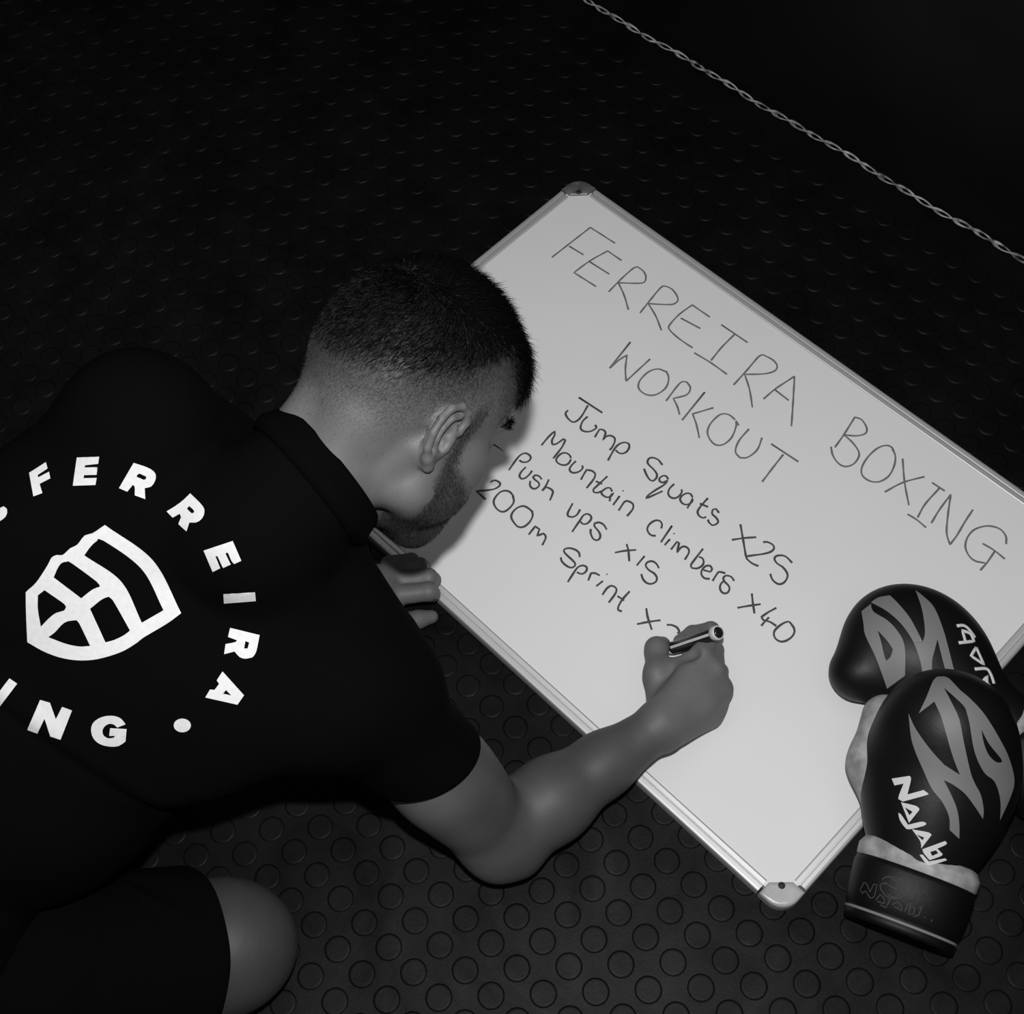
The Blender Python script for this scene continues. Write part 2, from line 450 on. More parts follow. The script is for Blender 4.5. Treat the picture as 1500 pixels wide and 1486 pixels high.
# ------------------------------------------------------------------ whiteboard
BW, BH = 0.45, 0.3085
def build_board():
    root = empty('whiteboard', (0, 0, 0))
    tag(root, 'white dry-erase board in an aluminium frame, lying on the floor with a handwritten workout', 'whiteboard')
    # panel
    bm = bmesh.new()
    bmesh.ops.create_cube(bm, size=1)
    for q in bm.verts: q.co = Vector((q.co.x * (2 * BW - 0.02), q.co.y * (2 * BH - 0.02), 0.0165 if q.co.z > 0 else 0.004))
    from_bm('panel', bm, M_BOARD, root, smooth=False)
    # rails: profile across the rail (u from the outer edge inward, z)
    prof = [(0.0, 0.003), (0.0, 0.0150), (0.0012, 0.0176), (0.0035, 0.0185), (0.0078, 0.0185), (0.0086, 0.0178), (0.0087, 0.0140),
            (0.0103, 0.0140), (0.0104, 0.0176), (0.0150, 0.0178), (0.0165, 0.0172), (0.0172, 0.0162), (0.0172, 0.003)]
    L = 0.038
    for k in range(4):
        v, f = [], []
        half = (BW if k % 2 == 0 else BH); other = (BH if k % 2 == 0 else BW)
        for e in (-1, 1):
            for u, z in prof:
                p = A(e * (half - L), -(other - u), z)
                a = [0, math.pi / 2, math.pi, -math.pi / 2][k]
                v.append((p[0] * math.cos(a) - p[1] * math.sin(a), p[0] * math.sin(a) + p[1] * math.cos(a), p[2]))
        n = len(prof)
        for i in range(n): f.append((i, (i + 1) % n, n + (i + 1) % n, n + i))
        f += [tuple(range(n))[::-1], tuple(range(n, 2 * n))]
        bm = bmesh.new(); vs = [bm.verts.new(q) for q in v]
        for q in f: bm.faces.new([vs[i] for i in q])
        bmesh.ops.recalc_face_normals(bm, faces=bm.faces)
        from_bm('frame_rail', bm, M_ALU, root, smooth=False)
    # corner caps: rounded outside, cut straight across inside
    for sx in (-1, 1):
        for sy in (-1, 1):
            out = [(-L + 0.0016, 0.0)]
            r = 0.024
            for t in range(9):
                a = math.pi / 2 * t / 8
                out.append((-r + r * math.sin(a), -r + r * math.cos(a)))
            out += [(0.0, -L + 0.0016), (-0.0172, -L + 0.0016), (-L + 0.0016, -0.0172)]
            bm = bmesh.new()
            ring = []
            for ins, z in ((0.0, 0.0025), (0.0, 0.0150), (0.0010, 0.0180), (0.0030, 0.0194), (0.006, 0.0199)):
                cx = sum(p[0] for p in out) / len(out); cy = sum(p[1] for p in out) / len(out)
                row = []
                for px, py in out:
                    d = math.hypot(px - cx, py - cy); s = (d - ins) / d
                    row.append(bm.verts.new((sx * (BW + 0.0006 + cx + (px - cx) * s), sy * (BH + 0.0006 + cy + (py - cy) * s), z)))
                ring.append(row)
            n = len(out)
            for i in range(len(ring) - 1):
                for j in range(n): bm.faces.new((ring[i][j], ring[i][(j + 1) % n], ring[i + 1][(j + 1) % n], ring[i + 1][j]))
            bm.faces.new(ring[-1]); bm.faces.new(ring[0])
            bmesh.ops.recalc_face_normals(bm, faces=bm.faces)
            cap = from_bm('corner_cap', bm, M_CAPDARK if (sx < 0 and sy > 0) else M_CAP, root, smooth=False)
            bm = bmesh.new()
            bmesh.ops.create_cone(bm, cap_ends=True, segments=14, radius1=0.0042, radius2=0.0036, depth=0.0012,
                                  matrix=Matrix.Translation((sx * (BW - 0.0228), sy * (BH - 0.0228), 0.0200)))
            from_bm('rivet', bm, M_DARK, cap)
    # writing: one part per line, thin ink ridges
    writing = [[[[(-373.2,173.7),(-370.5,250.6),(-324.5,253.4)],[(-369.2,205.1),(-343.1,207.7)],[(-296.2,236.6),(-322.6,236.0),(-328.8,206.6),(-331.1,175.4),(-291.0,178.5)],[(-328.6,204.4),(-292.5,207.1)],[(-271.8,183.6),(-274.4,212.3),(-274.8,236.7),(-272.1,243.7),(-260.8,243.4),(-251.2,238.2),(-247.0,229.6),(-253.2,221.2),(-272.7,204.5),(-251.9,193.9),(-230.5,179.5)],[(-215.0,186.2),(-219.6,212.2),(-223.4,238.5),(-220.1,244.7),(-209.3,246.8),(-196.6,242.6),(-190.7,236.7),(-192.2,227.6),(-203.9,216.8),(-217.5,206.0),(-194.8,196.8),(-173.5,184.3)],[(-139.8,246.3),(-171.4,245.5),(-173.7,220.8),(-171.3,198.4),(-165.5,192.6),(-146.5,190.4),(-122.9,191.3)],[(-168.1,217.9),(-136.7,222.9)],[(-120.2,247.1),(-74.4,248.6)],[(-96.2,247.3),(-94.8,218.6),(-91.1,192.5)],[(-116.0,186.7),(-88.6,189.6),(-60.6,190.0)],[(-43.1,182.9),(-45.5,212.6),(-48.4,240.0),(-46.1,247.4),(-31.2,249.6),(-20.8,246.3),(-17.9,237.5),(-25.1,224.3),(-43.3,206.1),(-22.6,191.6),(-1.6,172.6)],[(0.3,192.7),(1.5,216.2),(7.0,248.8),(27.4,221.5),(54.4,184.7)],[(1.3,214.5),(25.9,213.7)]],[[(115.5,197.8),(111.8,220.9),(105.4,252.0),(114.0,255.0),(125.4,250.5),(130.2,245.0),(130.3,239.2),(123.6,229.7),(111.8,220.9),(126.3,219.5),(140.5,214.6),(146.7,207.4),(148.4,194.7),(143.5,184.7),(134.0,182.2),(121.3,186.7),(111.2,195.4)],[(175.2,244.0),(168.6,247.7),(161.5,245.3),(156.0,234.2),(155.3,215.4),(159.3,197.9),(167.1,188.9),(178.7,188.7),(188.2,195.9),(191.9,210.8),(187.6,227.8),(180.0,240.2),(170.8,246.4)],[(188.9,243.7),(211.5,217.9),(236.3,194.1)],[(202.6,188.6),(210.8,215.6),(225.2,241.1)],[(237.2,240.5),(256.3,241.6)],[(249.0,240.5),(250.0,209.5),(254.8,187.4)],[(242.7,182.7),(255.6,184.1),(271.1,183.1)],[(272.0,192.6),(267.7,215.3),(264.8,242.5),(280.0,215.9),(293.8,194.7),(306.7,183.8),(305.1,200.7),(300.8,223.1),(297.8,243.7)],[(356.0,231.5),(348.8,240.7),(337.2,243.6),(324.4,236.7),(316.0,221.9),(316.3,206.7),(322.3,194.1),(332.8,187.2),(342.7,186.6),(352.6,192.4)],[(334.6,212.5),(350.0,214.3),(366.8,213.5)],[(351.7,214.3),(354.0,195.3),(354.5,180.0)]]],[[[(-191.4,141.3),(-182.5,90.1)],[(-182.5,90.1),(-182.3,109.0),(-180.0,121.9),(-166.5,104.2),(-152.0,89.8),(-152.4,115.1),(-152.8,138.6)],[(-123.8,137.5),(-134.1,133.5),(-140.2,121.0),(-138.8,102.2),(-131.0,92.4),(-117.5,92.3),(-108.2,101.0),(-106.0,117.8),(-113.4,132.2),(-124.0,138.6)],[(-91.7,102.6),(-97.1,136.8),(-91.6,144.1),(-82.0,140.3),(-78.2,129.0),(-87.2,112.1),(-75.3,106.5),(-63.8,98.6)],[(-63.5,148.3),(-56.0,94.3)],[(-38.8,137.4),(-52.4,111.3),(-37.8,102.3),(-21.2,89.2)],[(-5.8,142.6),(-17.6,142.7),(-25.5,134.4),(-24.9,114.4),(-17.3,101.1),(-1.6,95.4),(7.5,102.0),(9.0,117.5),(1.9,135.5),(-3.9,142.2),(3.7,139.1)],[(16.7,144.0),(19.1,121.0),(26.4,105.6),(36.6,102.4),(43.5,109.6),(45.0,127.1),(37.7,145.4)],[(52.4,146.1),(95.2,149.1)],[(74.1,144.4),(77.2,119.5),(80.7,94.2)]]],[[[(-180.5,27.5),(-140.6,31.2)]],[[(-162.7,26.5),(-157.4,9.6),(-156.4,-0.3),(-159.3,-6.2),(-167.3,-6.6),(-174.8,-3.8),(-176.6,-0.5),(-176.6,3.1)],[(-150.9,13.6),(-150.6,4.1),(-146.8,-4.2),(-142.5,-7.1),(-136.5,-5.4),(-131.8,0.1),(-130.2,7.4),(-131.7,9.9),(-134.9,10.5)],[(-121.8,-3.4),(-125.7,9.7),(-121.7,12.4),(-117.0,11.9),(-113.7,7.3),(-110.6,0.3),(-111.7,7.1),(-108.5,12.5),(-101.9,13.4),(-97.6,8.7),(-94.5,0.1),(-94.2,-4.5)],[(-84.8,-17.8),(-90.4,0.1),(-91.3,9.9),(-88.2,17.2),(-82.6,19.9),(-78.3,16.2),(-76.2,8.6),(-78.7,2.4),(-84.0,0.3),(-88.3,1.0)]],[[(-28.8,25.7),(-37.5,27.8),(-44.1,26.2),(-47.9,22.4),(-46.9,16.9),(-42.8,14.1),(-32.0,12.9),(-24.6,10.4),(-21.2,5.2),(-21.6,-0.4),(-25.9,-1.8),(-33.8,0.7),(-42.5,5.3)],[(-9.0,14.7),(-14.0,16.6),(-17.4,14.3),(-18.2,8.1),(-15.2,5.1),(-10.6,6.7),(-8.5,13.4),(-7.4,5.9),(-10.1,-7.8),(-11.9,-19.8),(-10.7,-25.5),(-7.2,-16.2),(-2.6,-3.0)],[(1.1,14.9),(1.4,5.9),(4.6,-0.5),(9.9,-2.9),(15.6,-0.4),(17.5,6.2),(16.0,13.1),(13.2,15.1)],[(31.2,16.3),(26.3,18.2),(22.1,16.0),(20.0,9.5),(21.5,3.4),(27.7,0.9),(33.2,3.4),(35.2,10.0),(32.5,15.7),(34.8,8.6),(36.9,-0.4)],[(46.1,28.9),(47.7,11.6),(50.0,4.6),(55.6,1.7),(61.2,3.3),(62.2,7.0)],[(44.0,15.8),(54.9,19.3)],[(70.6,22.3),(63.8,24.0),(61.7,20.3),(65.2,15.3),(72.9,14.4),(78.1,12.0),(78.5,7.0),(76.1,2.8),(70.5,3.1),(66.7,5.4)]],[[(100.7,28.3),(118.4,13.0),(135.0,-1.5)],[(107.4,4.0),(116.2,15.7),(127.0,27.8)],[(137.8,28.2),(141.2,32.0),(148.7,33.7),(153.2,30.9),(153.3,24.6),(148.7,16.0),(140.9,5.9),(135.4,-1.6),(138.5,-3.5),(147.5,-3.7),(155.1,-1.3)],[(182.3,30.7),(172.1,32.1),(166.0,29.7),(161.9,24.0),(163.5,19.4),(169.6,17.4),(177.8,18.1),(186.4,15.7),(190.7,11.2),(192.3,3.2),(189.5,-3.0),(182.6,-4.4),(176.5,-2.3),(172.6,0.6)]]],[[[(-164.2,-60.6),(-166.6,-44.4),(-166.8,-32.8),(-162.8,-36.9),(-159.5,-45.5),(-154.6,-49.6),(-151.6,-45.9),(-149.9,-33.6),(-146.7,-33.5),(-142.4,-44.9),(-138.9,-64.4)],[(-122.3,-48.2),(-127.0,-45.9),(-133.8,-47.5),(-136.7,-54.0),(-135.3,-62.4),(-130.1,-65.1),(-122.4,-62.7),(-119.1,-56.7),(-121.1,-49.1)],[(-114.6,-46.8),(-114.1,-55.9),(-111.6,-62.0),(-106.5,-62.9),(-102.4,-59.4),(-100.1,-53.1),(-101.3,-47.6),(-104.3,-46.6)],[(-90.4,-62.8),(-93.3,-54.3),(-95.3,-47.0),(-89.0,-43.2),(-82.5,-44.1),(-79.0,-51.3),(-76.5,-66.8)],[(-69.1,-35.3),(-69.0,-54.0),(-68.7,-62.2),(-65.5,-64.7),(-61.5,-62.0),(-59.5,-57.2)],[(-74.9,-51.2),(-66.1,-48.5)],[(-48.8,-48.0),(-54.2,-45.7),(-57.8,-48.7),(-59.1,-57.7),(-55.4,-59.9),(-48.4,-58.8),(-45.4,-53.3),(-46.9,-48.2),(-45.8,-54.6),(-41.5,-60.7)],[(-37.7,-46.0),(-34.7,-61.7)],[(-40.3,-37.5),(-38.9,-37.5)],[(-24.1,-62.7),(-27.3,-47.8),(-23.7,-43.9),(-17.2,-43.2),(-13.0,-47.7),(-11.6,-53.7),(-10.9,-61.3)]],[[(32.6,-44.7),(28.9,-39.2),(23.3,-37.9),(19.1,-41.9),(17.7,-49.8),(19.8,-56.8),(24.8,-60.1),(30.4,-60.3),(34.5,-57.0)],[(39.7,-32.2),(45.4,-59.6)],[(50.6,-48.4),(51.5,-59.5)],[(48.5,-38.9),(49.8,-39.0)],[(61.4,-58.6),(59.5,-45.3),(62.9,-44.8),(66.4,-51.3),(69.8,-56.5),(68.5,-48.5),(70.4,-43.8),(76.3,-42.7),(80.6,-46.7),(83.3,-57.4)],[(89.6,-30.1),(91.9,-47.5),(93.9,-57.9),(97.5,-59.8),(102.4,-55.9),(104.4,-48.8),(102.0,-43.1),(97.3,-40.6),(93.5,-42.4)],[(109.5,-52.2),(117.3,-48.3),(116.4,-43.8),(111.8,-42.0),(108.1,-45.6),(108.2,-53.4),(112.0,-58.6),(118.2,-59.7),(123.1,-55.9)],[(127.6,-55.9),(125.1,-44.4),(125.5,-40.5),(132.1,-36.9)],[(146.8,-37.6),(140.7,-35.7),(135.3,-38.1),(134.1,-42.7),(137.8,-46.1),(146.0,-47.1),(150.0,-50.1),(151.3,-54.9),(149.3,-58.6),(144.8,-59.4),(139.9,-56.3),(137.4,-50.9),(137.8,-46.1)]],[[(173.4,-35.6),(183.7,-45.5),(193.3,-54.1)],[(173.3,-62.5),(181.6,-50.9),(190.6,-39.2)],[(207.5,-29.9),(204.1,-41.4),(202.3,-51.4),(206.7,-53.2),(213.9,-49.7),(223.0,-48.6)],[(209.2,-45.8),(209.1,-52.6),(209.7,-61.0)],[(235.8,-34.6),(230.6,-33.7),(227.5,-37.6),(225.3,-47.1),(226.0,-56.5),(231.9,-61.8),(239.2,-61.1),(243.7,-55.5),(245.4,-46.3),(243.3,-39.1),(238.5,-35.4),(235.0,-34.6)]]],[[[(-168.7,-116.7),(-173.1,-98.0),(-173.7,-88.8),(-170.7,-83.2),(-164.3,-82.0),(-160.2,-84.9),(-160.1,-91.4),(-164.9,-96.0),(-169.4,-96.4)],[(-155.8,-98.0),(-155.0,-107.7),(-152.2,-113.7),(-147.2,-114.6),(-144.7,-110.3),(-144.6,-102.7),(-146.1,-96.5)],[(-127.6,-97.1),(-133.6,-96.1),(-138.1,-98.3),(-138.3,-102.4),(-134.5,-103.6),(-127.3,-103.4),(-123.5,-106.4),(-123.7,-112.1),(-126.7,-114.9),(-132.7,-114.0),(-137.0,-108.8)],[(-120.9,-90.8),(-116.9,-101.2),(-115.4,-109.0)],[(-115.2,-108.9),(-115.6,-101.7),(-110.3,-99.5),(-104.8,-100.0),(-101.4,-105.2),(-98.2,-112.4)]],[[(-74.0,-95.1),(-68.9,-109.7),(-65.2,-112.7),(-60.4,-110.0),(-58.5,-103.6),(-60.9,-95.1)],[(-45.8,-125.8),(-50.2,-106.3),(-51.9,-97.8),(-49.2,-93.1),(-43.7,-92.9),(-40.5,-97.1),(-40.6,-104.6),(-44.4,-108.2),(-48.4,-107.3)],[(-16.2,-93.2),(-24.1,-90.7),(-30.5,-92.3),(-33.5,-96.9),(-31.1,-100.2),(-22.4,-101.9),(-16.7,-104.5),(-13.9,-109.1),(-15.5,-113.3),(-20.3,-114.3),(-27.3,-111.0),(-31.6,-106.4)]],[[(15.8,-90.9),(24.0,-96.5),(34.9,-106.6)],[(13.5,-110.0),(20.3,-100.1),(30.2,-88.8)],[(43.6,-87.7),(45.4,-104.5)],[(68.2,-88.2),(60.6,-85.7),(54.5,-87.4),(52.0,-93.0),(54.1,-97.2),(60.9,-98.7),(68.4,-97.7),(74.7,-99.5),(77.7,-104.5),(75.7,-110.7),(70.8,-113.7),(64.1,-113.1),(57.5,-109.3)]]],[[[(-173.3,-145.8),(-171.4,-140.2),(-165.1,-138.1),(-161.3,-140.1),(-161.3,-146.8),(-165.5,-154.4),(-177.3,-167.9),(-169.7,-167.8),(-159.2,-168.2)],[(-135.7,-140.4),(-144.0,-138.8),(-150.0,-141.3),(-153.5,-147.8),(-152.4,-158.1),(-148.4,-164.5),(-140.1,-167.8),(-132.5,-167.1),(-128.6,-162.5),(-128.3,-152.9),(-130.9,-145.2),(-137.6,-140.3)],[(-102.4,-139.6),(-110.0,-139.4),(-117.6,-141.9),(-121.2,-150.0),(-120.2,-159.2),(-115.5,-164.8),(-105.0,-167.7),(-99.3,-166.9),(-95.5,-162.4),(-95.0,-152.8),(-98.7,-143.3),(-104.7,-138.9)],[(-83.1,-166.5),(-85.4,-152.2),(-78.6,-151.4),(-74.1,-160.2),(-70.6,-152.3),(-64.8,-153.8),(-59.9,-165.3)]],[[(-14.1,-145.1),(-18.4,-141.3),(-25.0,-141.1),(-32.2,-144.5),(-35.5,-149.4),(-33.7,-153.0),(-26.2,-154.0),(-16.3,-154.4),(-11.3,-155.8),(-10.1,-160.0),(-12.8,-163.8),(-20.2,-165.2),(-27.6,-164.2),(-31.0,-161.2)],[(-0.9,-180.3),(-4.4,-166.0),(-6.0,-156.9),(-3.3,-150.6),(1.5,-148.9),(4.8,-152.0),(5.2,-157.8),(2.3,-161.4),(-2.3,-162.3)],[(16.1,-161.4),(11.7,-151.6),(14.9,-148.1),(21.7,-146.2)],[(29.6,-149.0),(28.6,-160.0)],[(26.3,-138.8),(27.6,-139.0)],[(42.2,-163.5),(40.2,-153.3),(41.7,-146.6),(47.1,-144.9),(50.9,-147.3),(53.2,-154.0),(55.0,-165.9)],[(63.2,-136.5),(64.3,-151.0),(67.4,-161.8),(70.4,-165.0),(74.8,-163.3)],[(56.6,-151.8),(66.8,-150.4)]],[[(93.5,-139.5),(102.6,-147.0),(117.7,-156.2)],[(99.6,-163.1),(108.1,-150.6),(116.8,-139.4)],[(126.4,-138.9),(130.7,-134.9),(137.8,-132.8),(143.4,-134.9),(143.4,-138.3)]]]]
    for li, line in enumerate(writing):
        for word in line:
          v, f = [], []
          rad = 0.00122 if li < 2 else 0.00138
          for st in word:
            pts = [A(x / 1000.0, y / 1000.0, 0.01655) for x, y in smooth_stroke(st, 2.0)]
            n = len(pts)
            rr = [rad * (1 + 0.12 * math.sin(i * 0.55 + li)) for i in range(n)]
            tube(v, f, pts, rr, 6, flat=(A(0, 0, 1), 0.12))
          pydata('handwritten_word', v, f, M_INK1 if li < 2 else M_INK2, root)
build_board()

# ------------------------------------------------------------------ boxing gloves
def loft(rings, cap0=True, cap1=True):
    v, f = [], []; n = len(rings[0])
    for r in rings: v += list(r)
    for i in range(len(rings) - 1):
        for j in range(n): f.append((i * n + j, i * n + (j + 1) % n, (i + 1) * n + (j + 1) % n, (i + 1) * n + j))
    if cap0: f.append(tuple(range(n))[::-1])
    if cap1: f.append(tuple((len(rings) - 1) * n + j for j in range(n)))
    return v, f
def frame(ax, upv):
    ax = nrm(ax); lat = nrm(np.cross(ax, upv)); upn = np.cross(lat, ax)
    return np.stack([ax, lat, upn], 1)
def ering(c, M, ra, rb, n=40, power=2.3):
    out = []
    for j in range(n):
        t = 2 * math.pi * j / n; cs, sn = math.cos(t), math.sin(t)
        q = (abs(cs) ** power + abs(sn) ** power) ** (-1 / power)
        out.append(c + M[:, 1] * ra * q * cs + M[:, 2] * rb * q * sn)
    return out
def build_mitt(ells, cones, subs, bounds, name, material, root, h=0.0022, cut=None):
    lo, hi = bounds
    F = Field(*[np.arange(a, b, h) for a, b in zip(lo, hi)])
    for c, r, M, k in ells: F.ell(c, r, M, k)
    for a, b, ra, rb, k in cones: F.cone(a, b, ra, rb, k)
    for a, b, ra, rb, k in subs: F.cone(a, b, ra, rb, k, sub=True)
    if cut: F.plane_cut(*cut)
    V, Q = F.mesh()
    me = np_mesh(name, V, Q)
    return link(name, me, material, root), bvh_of(V, Q)
def cuff_parts(root, p0, p1, upv, ra0, rb0, ra1, rb1, band=0.018):
    """p0: wrist end by the mitt, p1: open end"""
    M = frame(p1 - p0, upv); L = np.linalg.norm(p1 - p0)
    # light grey trim band
    rings = [ering(p0 + M[:, 0] * t, M, ra0 + g, rb0 + g) for t, g in ((-0.016, -0.014), (-0.011, -0.002), (-0.003, 0.0025), (0.008, 0.002), (0.014, -0.004))]
    v, f = loft(rings); pydata('trim_band', v, f, M_GREYLEATHER, root)['label'] = 'light grey trim band'
    prof = [(0.008, -0.004), (0.010, 0.0015), (0.016, 0.0032), (L * 0.45, 0.0036), (L - 0.022, 0.003), (L - 0.016, 0.0005), (L - 0.012, -0.001),
            (L - 0.008, 0.0012), (L - 0.002, 0.001), (L, -0.002), (L - 0.001, -0.008), (L - 0.03, -0.010), (L - 0.06, -0.014)]
    rings = []
    for t, g in prof:
        s = t / L
        rings.append(ering(p0 + M[:, 0] * t, M, ra0 + (ra1 - ra0) * s + g, rb0 + (rb1 - rb0) * s + g))
    v, f = loft(rings)
    cuff = pydata('cuff', v, f, M_STRAP, root)
    bv = BVHTree.FromPolygons([tuple(p) for p in v], f)
    # strap edge: a raised hook-and-loop strap end
    v, f = [], []
    s = (L - 0.011) / L
    pts = ering(p0 + M[:, 0] * (L - 0.011), M, ra0 + (ra1 - ra0) * s + 0.0004, rb0 + (rb1 - rb0) * s + 0.0004, 60)
    tube(v, f, pts + [pts[0]], 0.0017, 6, cap=False)
    pydata('piping', v, f, M_PIPING, cuff)['label'] = 'thin grey piping near the open end'
    return cuff, bv

def glove_front():
    root = empty('boxing_glove', at(1360, 1160, 0.0))
    tag(root, 'front black boxing glove, right way up, cuff on the floor beside the whiteboard', 'boxing glove', 'pair of boxing gloves')
    cend = at(1314, 1370, 0.050); wr = at(1347, 1260, 0.068); mid = at(1378, 1128, 0.100); kn = at(1386, 1072, 0.135)
    viewn = nrm(CAM - mid); upv = nrm(viewn + A(0, 0, 0.5))
    M = frame(kn - wr, upv)
    ells = [(mid, (0.098, 0.083, 0.060), M, 0.02), (kn + M[:, 0] * 0.004, (0.062, 0.067, 0.052), M, 0.02),
            (mid + (wr - mid) * 0.5, (0.075, 0.068, 0.052), M, 0.02)]
    cones = [(wr, mid, 0.050, 0.055, 0.02)]
    lo = np.minimum(wr, kn) - 0.15; hi = np.maximum(wr, kn) + 0.15
    mitt, bv = build_mitt(ells, cones, [], (lo, hi), 'mitt', M_LEATHER, root)
    # thumb along the left side
    t0 = at(1297, 1052, 0.086); t1 = at(1286, 1120, 0.080); t2 = at(1300, 1195, 0.068)
    F = Field(*[np.arange(a, b, 0.0022) for a, b in zip(np.minimum(t0, t2) - 0.06, np.maximum(t0, t2) + 0.06)])
    F.chain([t0, t1, t2], [0.026, 0.031, 0.024], 0.015)
    V, Q = F.mesh(); th = link('thumb', np_mesh('thumb', V, Q), M_GREYLEATHER, root)
    th['label'] = 'worn light grey leather thumb'
    cuff, cb = cuff_parts(root, wr + nrm(cend - wr) * 0.006, cend, upv, 0.062, 0.048, 0.057, 0.043)
    decal('logo_print', LOGO_A, bv, M_LOGO, mitt, 0.0008, 6)
    decal('lettering_print', LETTERS_A, bv, M_WHITEPRINT, mitt, 0.0011, 5)
    stroke_decal('embroidery', CUFF_EMBROIDERY, cb, M_THREAD, cuff, 0.0006)
def glove_rear():
    root = empty('boxing_glove', at(1370, 990, 0.0))
    tag(root, 'rear black boxing glove on the whiteboard, its lettering upside down', 'boxing glove', 'pair of boxing gloves')
    c = at(1351, 965, 0.066); wr = at(1482, 1072, 0.052); cend = at(1572, 1172, 0.046)
    upv = nrm(nrm(CAM - c) + A(0, 0, 1))
    M = frame(c - wr, upv)
    ells = [(c, (0.090, 0.074, 0.047), M, 0.02), (c + M[:, 0] * 0.018, (0.074, 0.069, 0.046), M, 0.02)]
    cones = [(at(1258, 985, 0.058), at(1285, 945, 0.064), 0.034, 0.036, 0.015), (wr, c, 0.040, 0.044, 0.02)]
    lo = np.minimum(wr, c) - 0.15; hi = np.maximum(wr, c) + 0.15
    lo[2] = -0.01; hi[2] = 0.16
    mitt, bv = build_mitt(ells, cones, [], (lo, hi), 'mitt', M_LEATHER, root, cut=(A(0, 0, 0.0175), A(0, 0, -1)))
    cuff, cb = cuff_parts(root, wr, cend, upv, 0.054, 0.038, 0.054, 0.037)
    decal('logo_print', LOGO_B, bv, M_LOGO, mitt, 0.0008, 6)
    stroke_decal('lettering_print', LETTERS_B, bv, M_WHITEPRINT, mitt, 0.0021)
LOGO_A = [[[(1373.1,992.1),(1388.0,993.2),(1406.1,1011.3),(1421.1,1024.1),(1442.4,1047.6),(1465.9,1086.0),(1478.7,1113.7),(1485.5,1143.3),(1480.6,1166.1),(1464.5,1202.4),(1465.3,1176.9),(1461.8,1158.0),(1455.1,1143.3),(1443.0,1133.9),(1432.3,1115.0),(1425.5,1093.5),(1420.2,1061.3),(1416.8,1047.6),(1412.5,1035.9),(1399.7,1023.1),(1382.7,1008.1),(1393.3,1028.4),(1405.1,1054.0),(1411.5,1086.0),(1421.2,1130.1),(1427.6,1147.4),(1436.3,1164.6),(1440.6,1186.1),(1439.5,1200.1),(1427.6,1181.8),(1412.6,1162.4),(1395.3,1149.5),(1382.4,1143.1),(1393.2,1164.6),(1401.8,1186.1),(1405.0,1207.7),(1405.0,1229.2),(1391.0,1216.3),(1390.0,1196.9),(1380.3,1175.4),(1365.2,1156.0),(1352.3,1128.0),(1340.4,1100.0),(1334.7,1079.6),(1331.0,1045.5),(1342.1,1068.9),(1363.5,1098.8),(1382.7,1120.1),(1384.6,1121.5),(1406.1,1135.5),(1399.6,1119.4),(1393.3,1100.9),(1384.8,1071.1),(1378.4,1049.7),(1368.8,1028.4),(1346.0,1045.5),(1357.1,1022.0),(1366.7,998.5)],[(1437.1,1068.9),(1448.8,1090.3),(1465.9,1111.6),(1466.9,1116.9),(1459.5,1116.9),(1448.8,1107.3),(1441.3,1090.3)]]]
LOGO_B = [[[(1262.1,896.1),(1276.0,885.0),(1279.2,896.1),(1299.5,908.9),(1312.3,921.7),(1322.9,938.8),(1326.1,958.0),(1325.7,990.0),(1299.5,1009.2),(1295.2,996.4),(1282.4,962.3),(1267.5,930.3),(1265.3,915.3)],[(1285.6,923.9),(1299.5,938.8),(1308.0,951.6),(1304.8,962.3),(1298.4,968.2),(1295.2,960.1),(1290.9,940.9)]],[[(1276.0,882.9),(1286.7,875.9),(1303.7,872.7),(1316.5,885.5),(1333.6,906.8),(1351.7,940.9),(1354.9,926.0),(1350.7,894.0),(1341.1,865.2),(1350.7,872.7),(1367.7,889.7),(1380.5,919.6),(1389.1,949.5),(1395.5,975.1),(1401.4,995.3),(1388.0,993.2),(1380.5,966.5),(1373.1,936.7),(1368.8,953.7),(1365.2,968.7),(1365.6,993.2),(1351.7,993.2),(1348.5,970.8),(1337.9,940.9),(1320.8,915.3),(1299.5,896.1)]]]
LETTERS_A = [[[(1306.5,1141.1),(1332.4,1137.0),(1334.8,1141.7),(1329.5,1164.3),(1353.1,1157.7),(1360.1,1163.0),(1356.9,1165.2),(1322.9,1174.7),(1316.3,1170.9),(1317.3,1165.2),(1323.9,1148.3),(1310.7,1151.1)]],[[(1320.1,1175.6),(1342.7,1181.3),(1347.1,1186.4),(1331.8,1205.8),(1327.7,1195.4)],[(1325.8,1183.1),(1337.1,1189.7),(1332.4,1194.5)]],[[(1316.3,1191.3),(1320.1,1193.5),(1330.5,1208.6),(1351.2,1203.9),(1357.2,1207.1),(1353.1,1210.1),(1332.4,1215.2),(1325.8,1212.4),(1318.2,1201.1)]],[[(1336.1,1215.2),(1360.6,1219.9),(1364.4,1223.7),(1349.3,1243.5),(1348.4,1233.1)],[(1342.7,1222.7),(1354.0,1227.4),(1351.2,1231.2)]],[[(1351.2,1244.4),(1384.2,1232.2),(1387.0,1235.0),(1385.1,1237.8),(1372.9,1243.5),(1380.4,1251.0),(1378.5,1254.2),(1361.6,1260.4),(1353.1,1250.1)],[(1362.5,1248.2),(1371.0,1245.9),(1374.2,1250.1),(1365.4,1254.2)]],[[(1347.1,1252.9),(1351.2,1252.0),(1360.6,1262.3),(1384.2,1257.6),(1387.0,1260.4),(1362.5,1268.0),(1356.9,1266.1)]]]
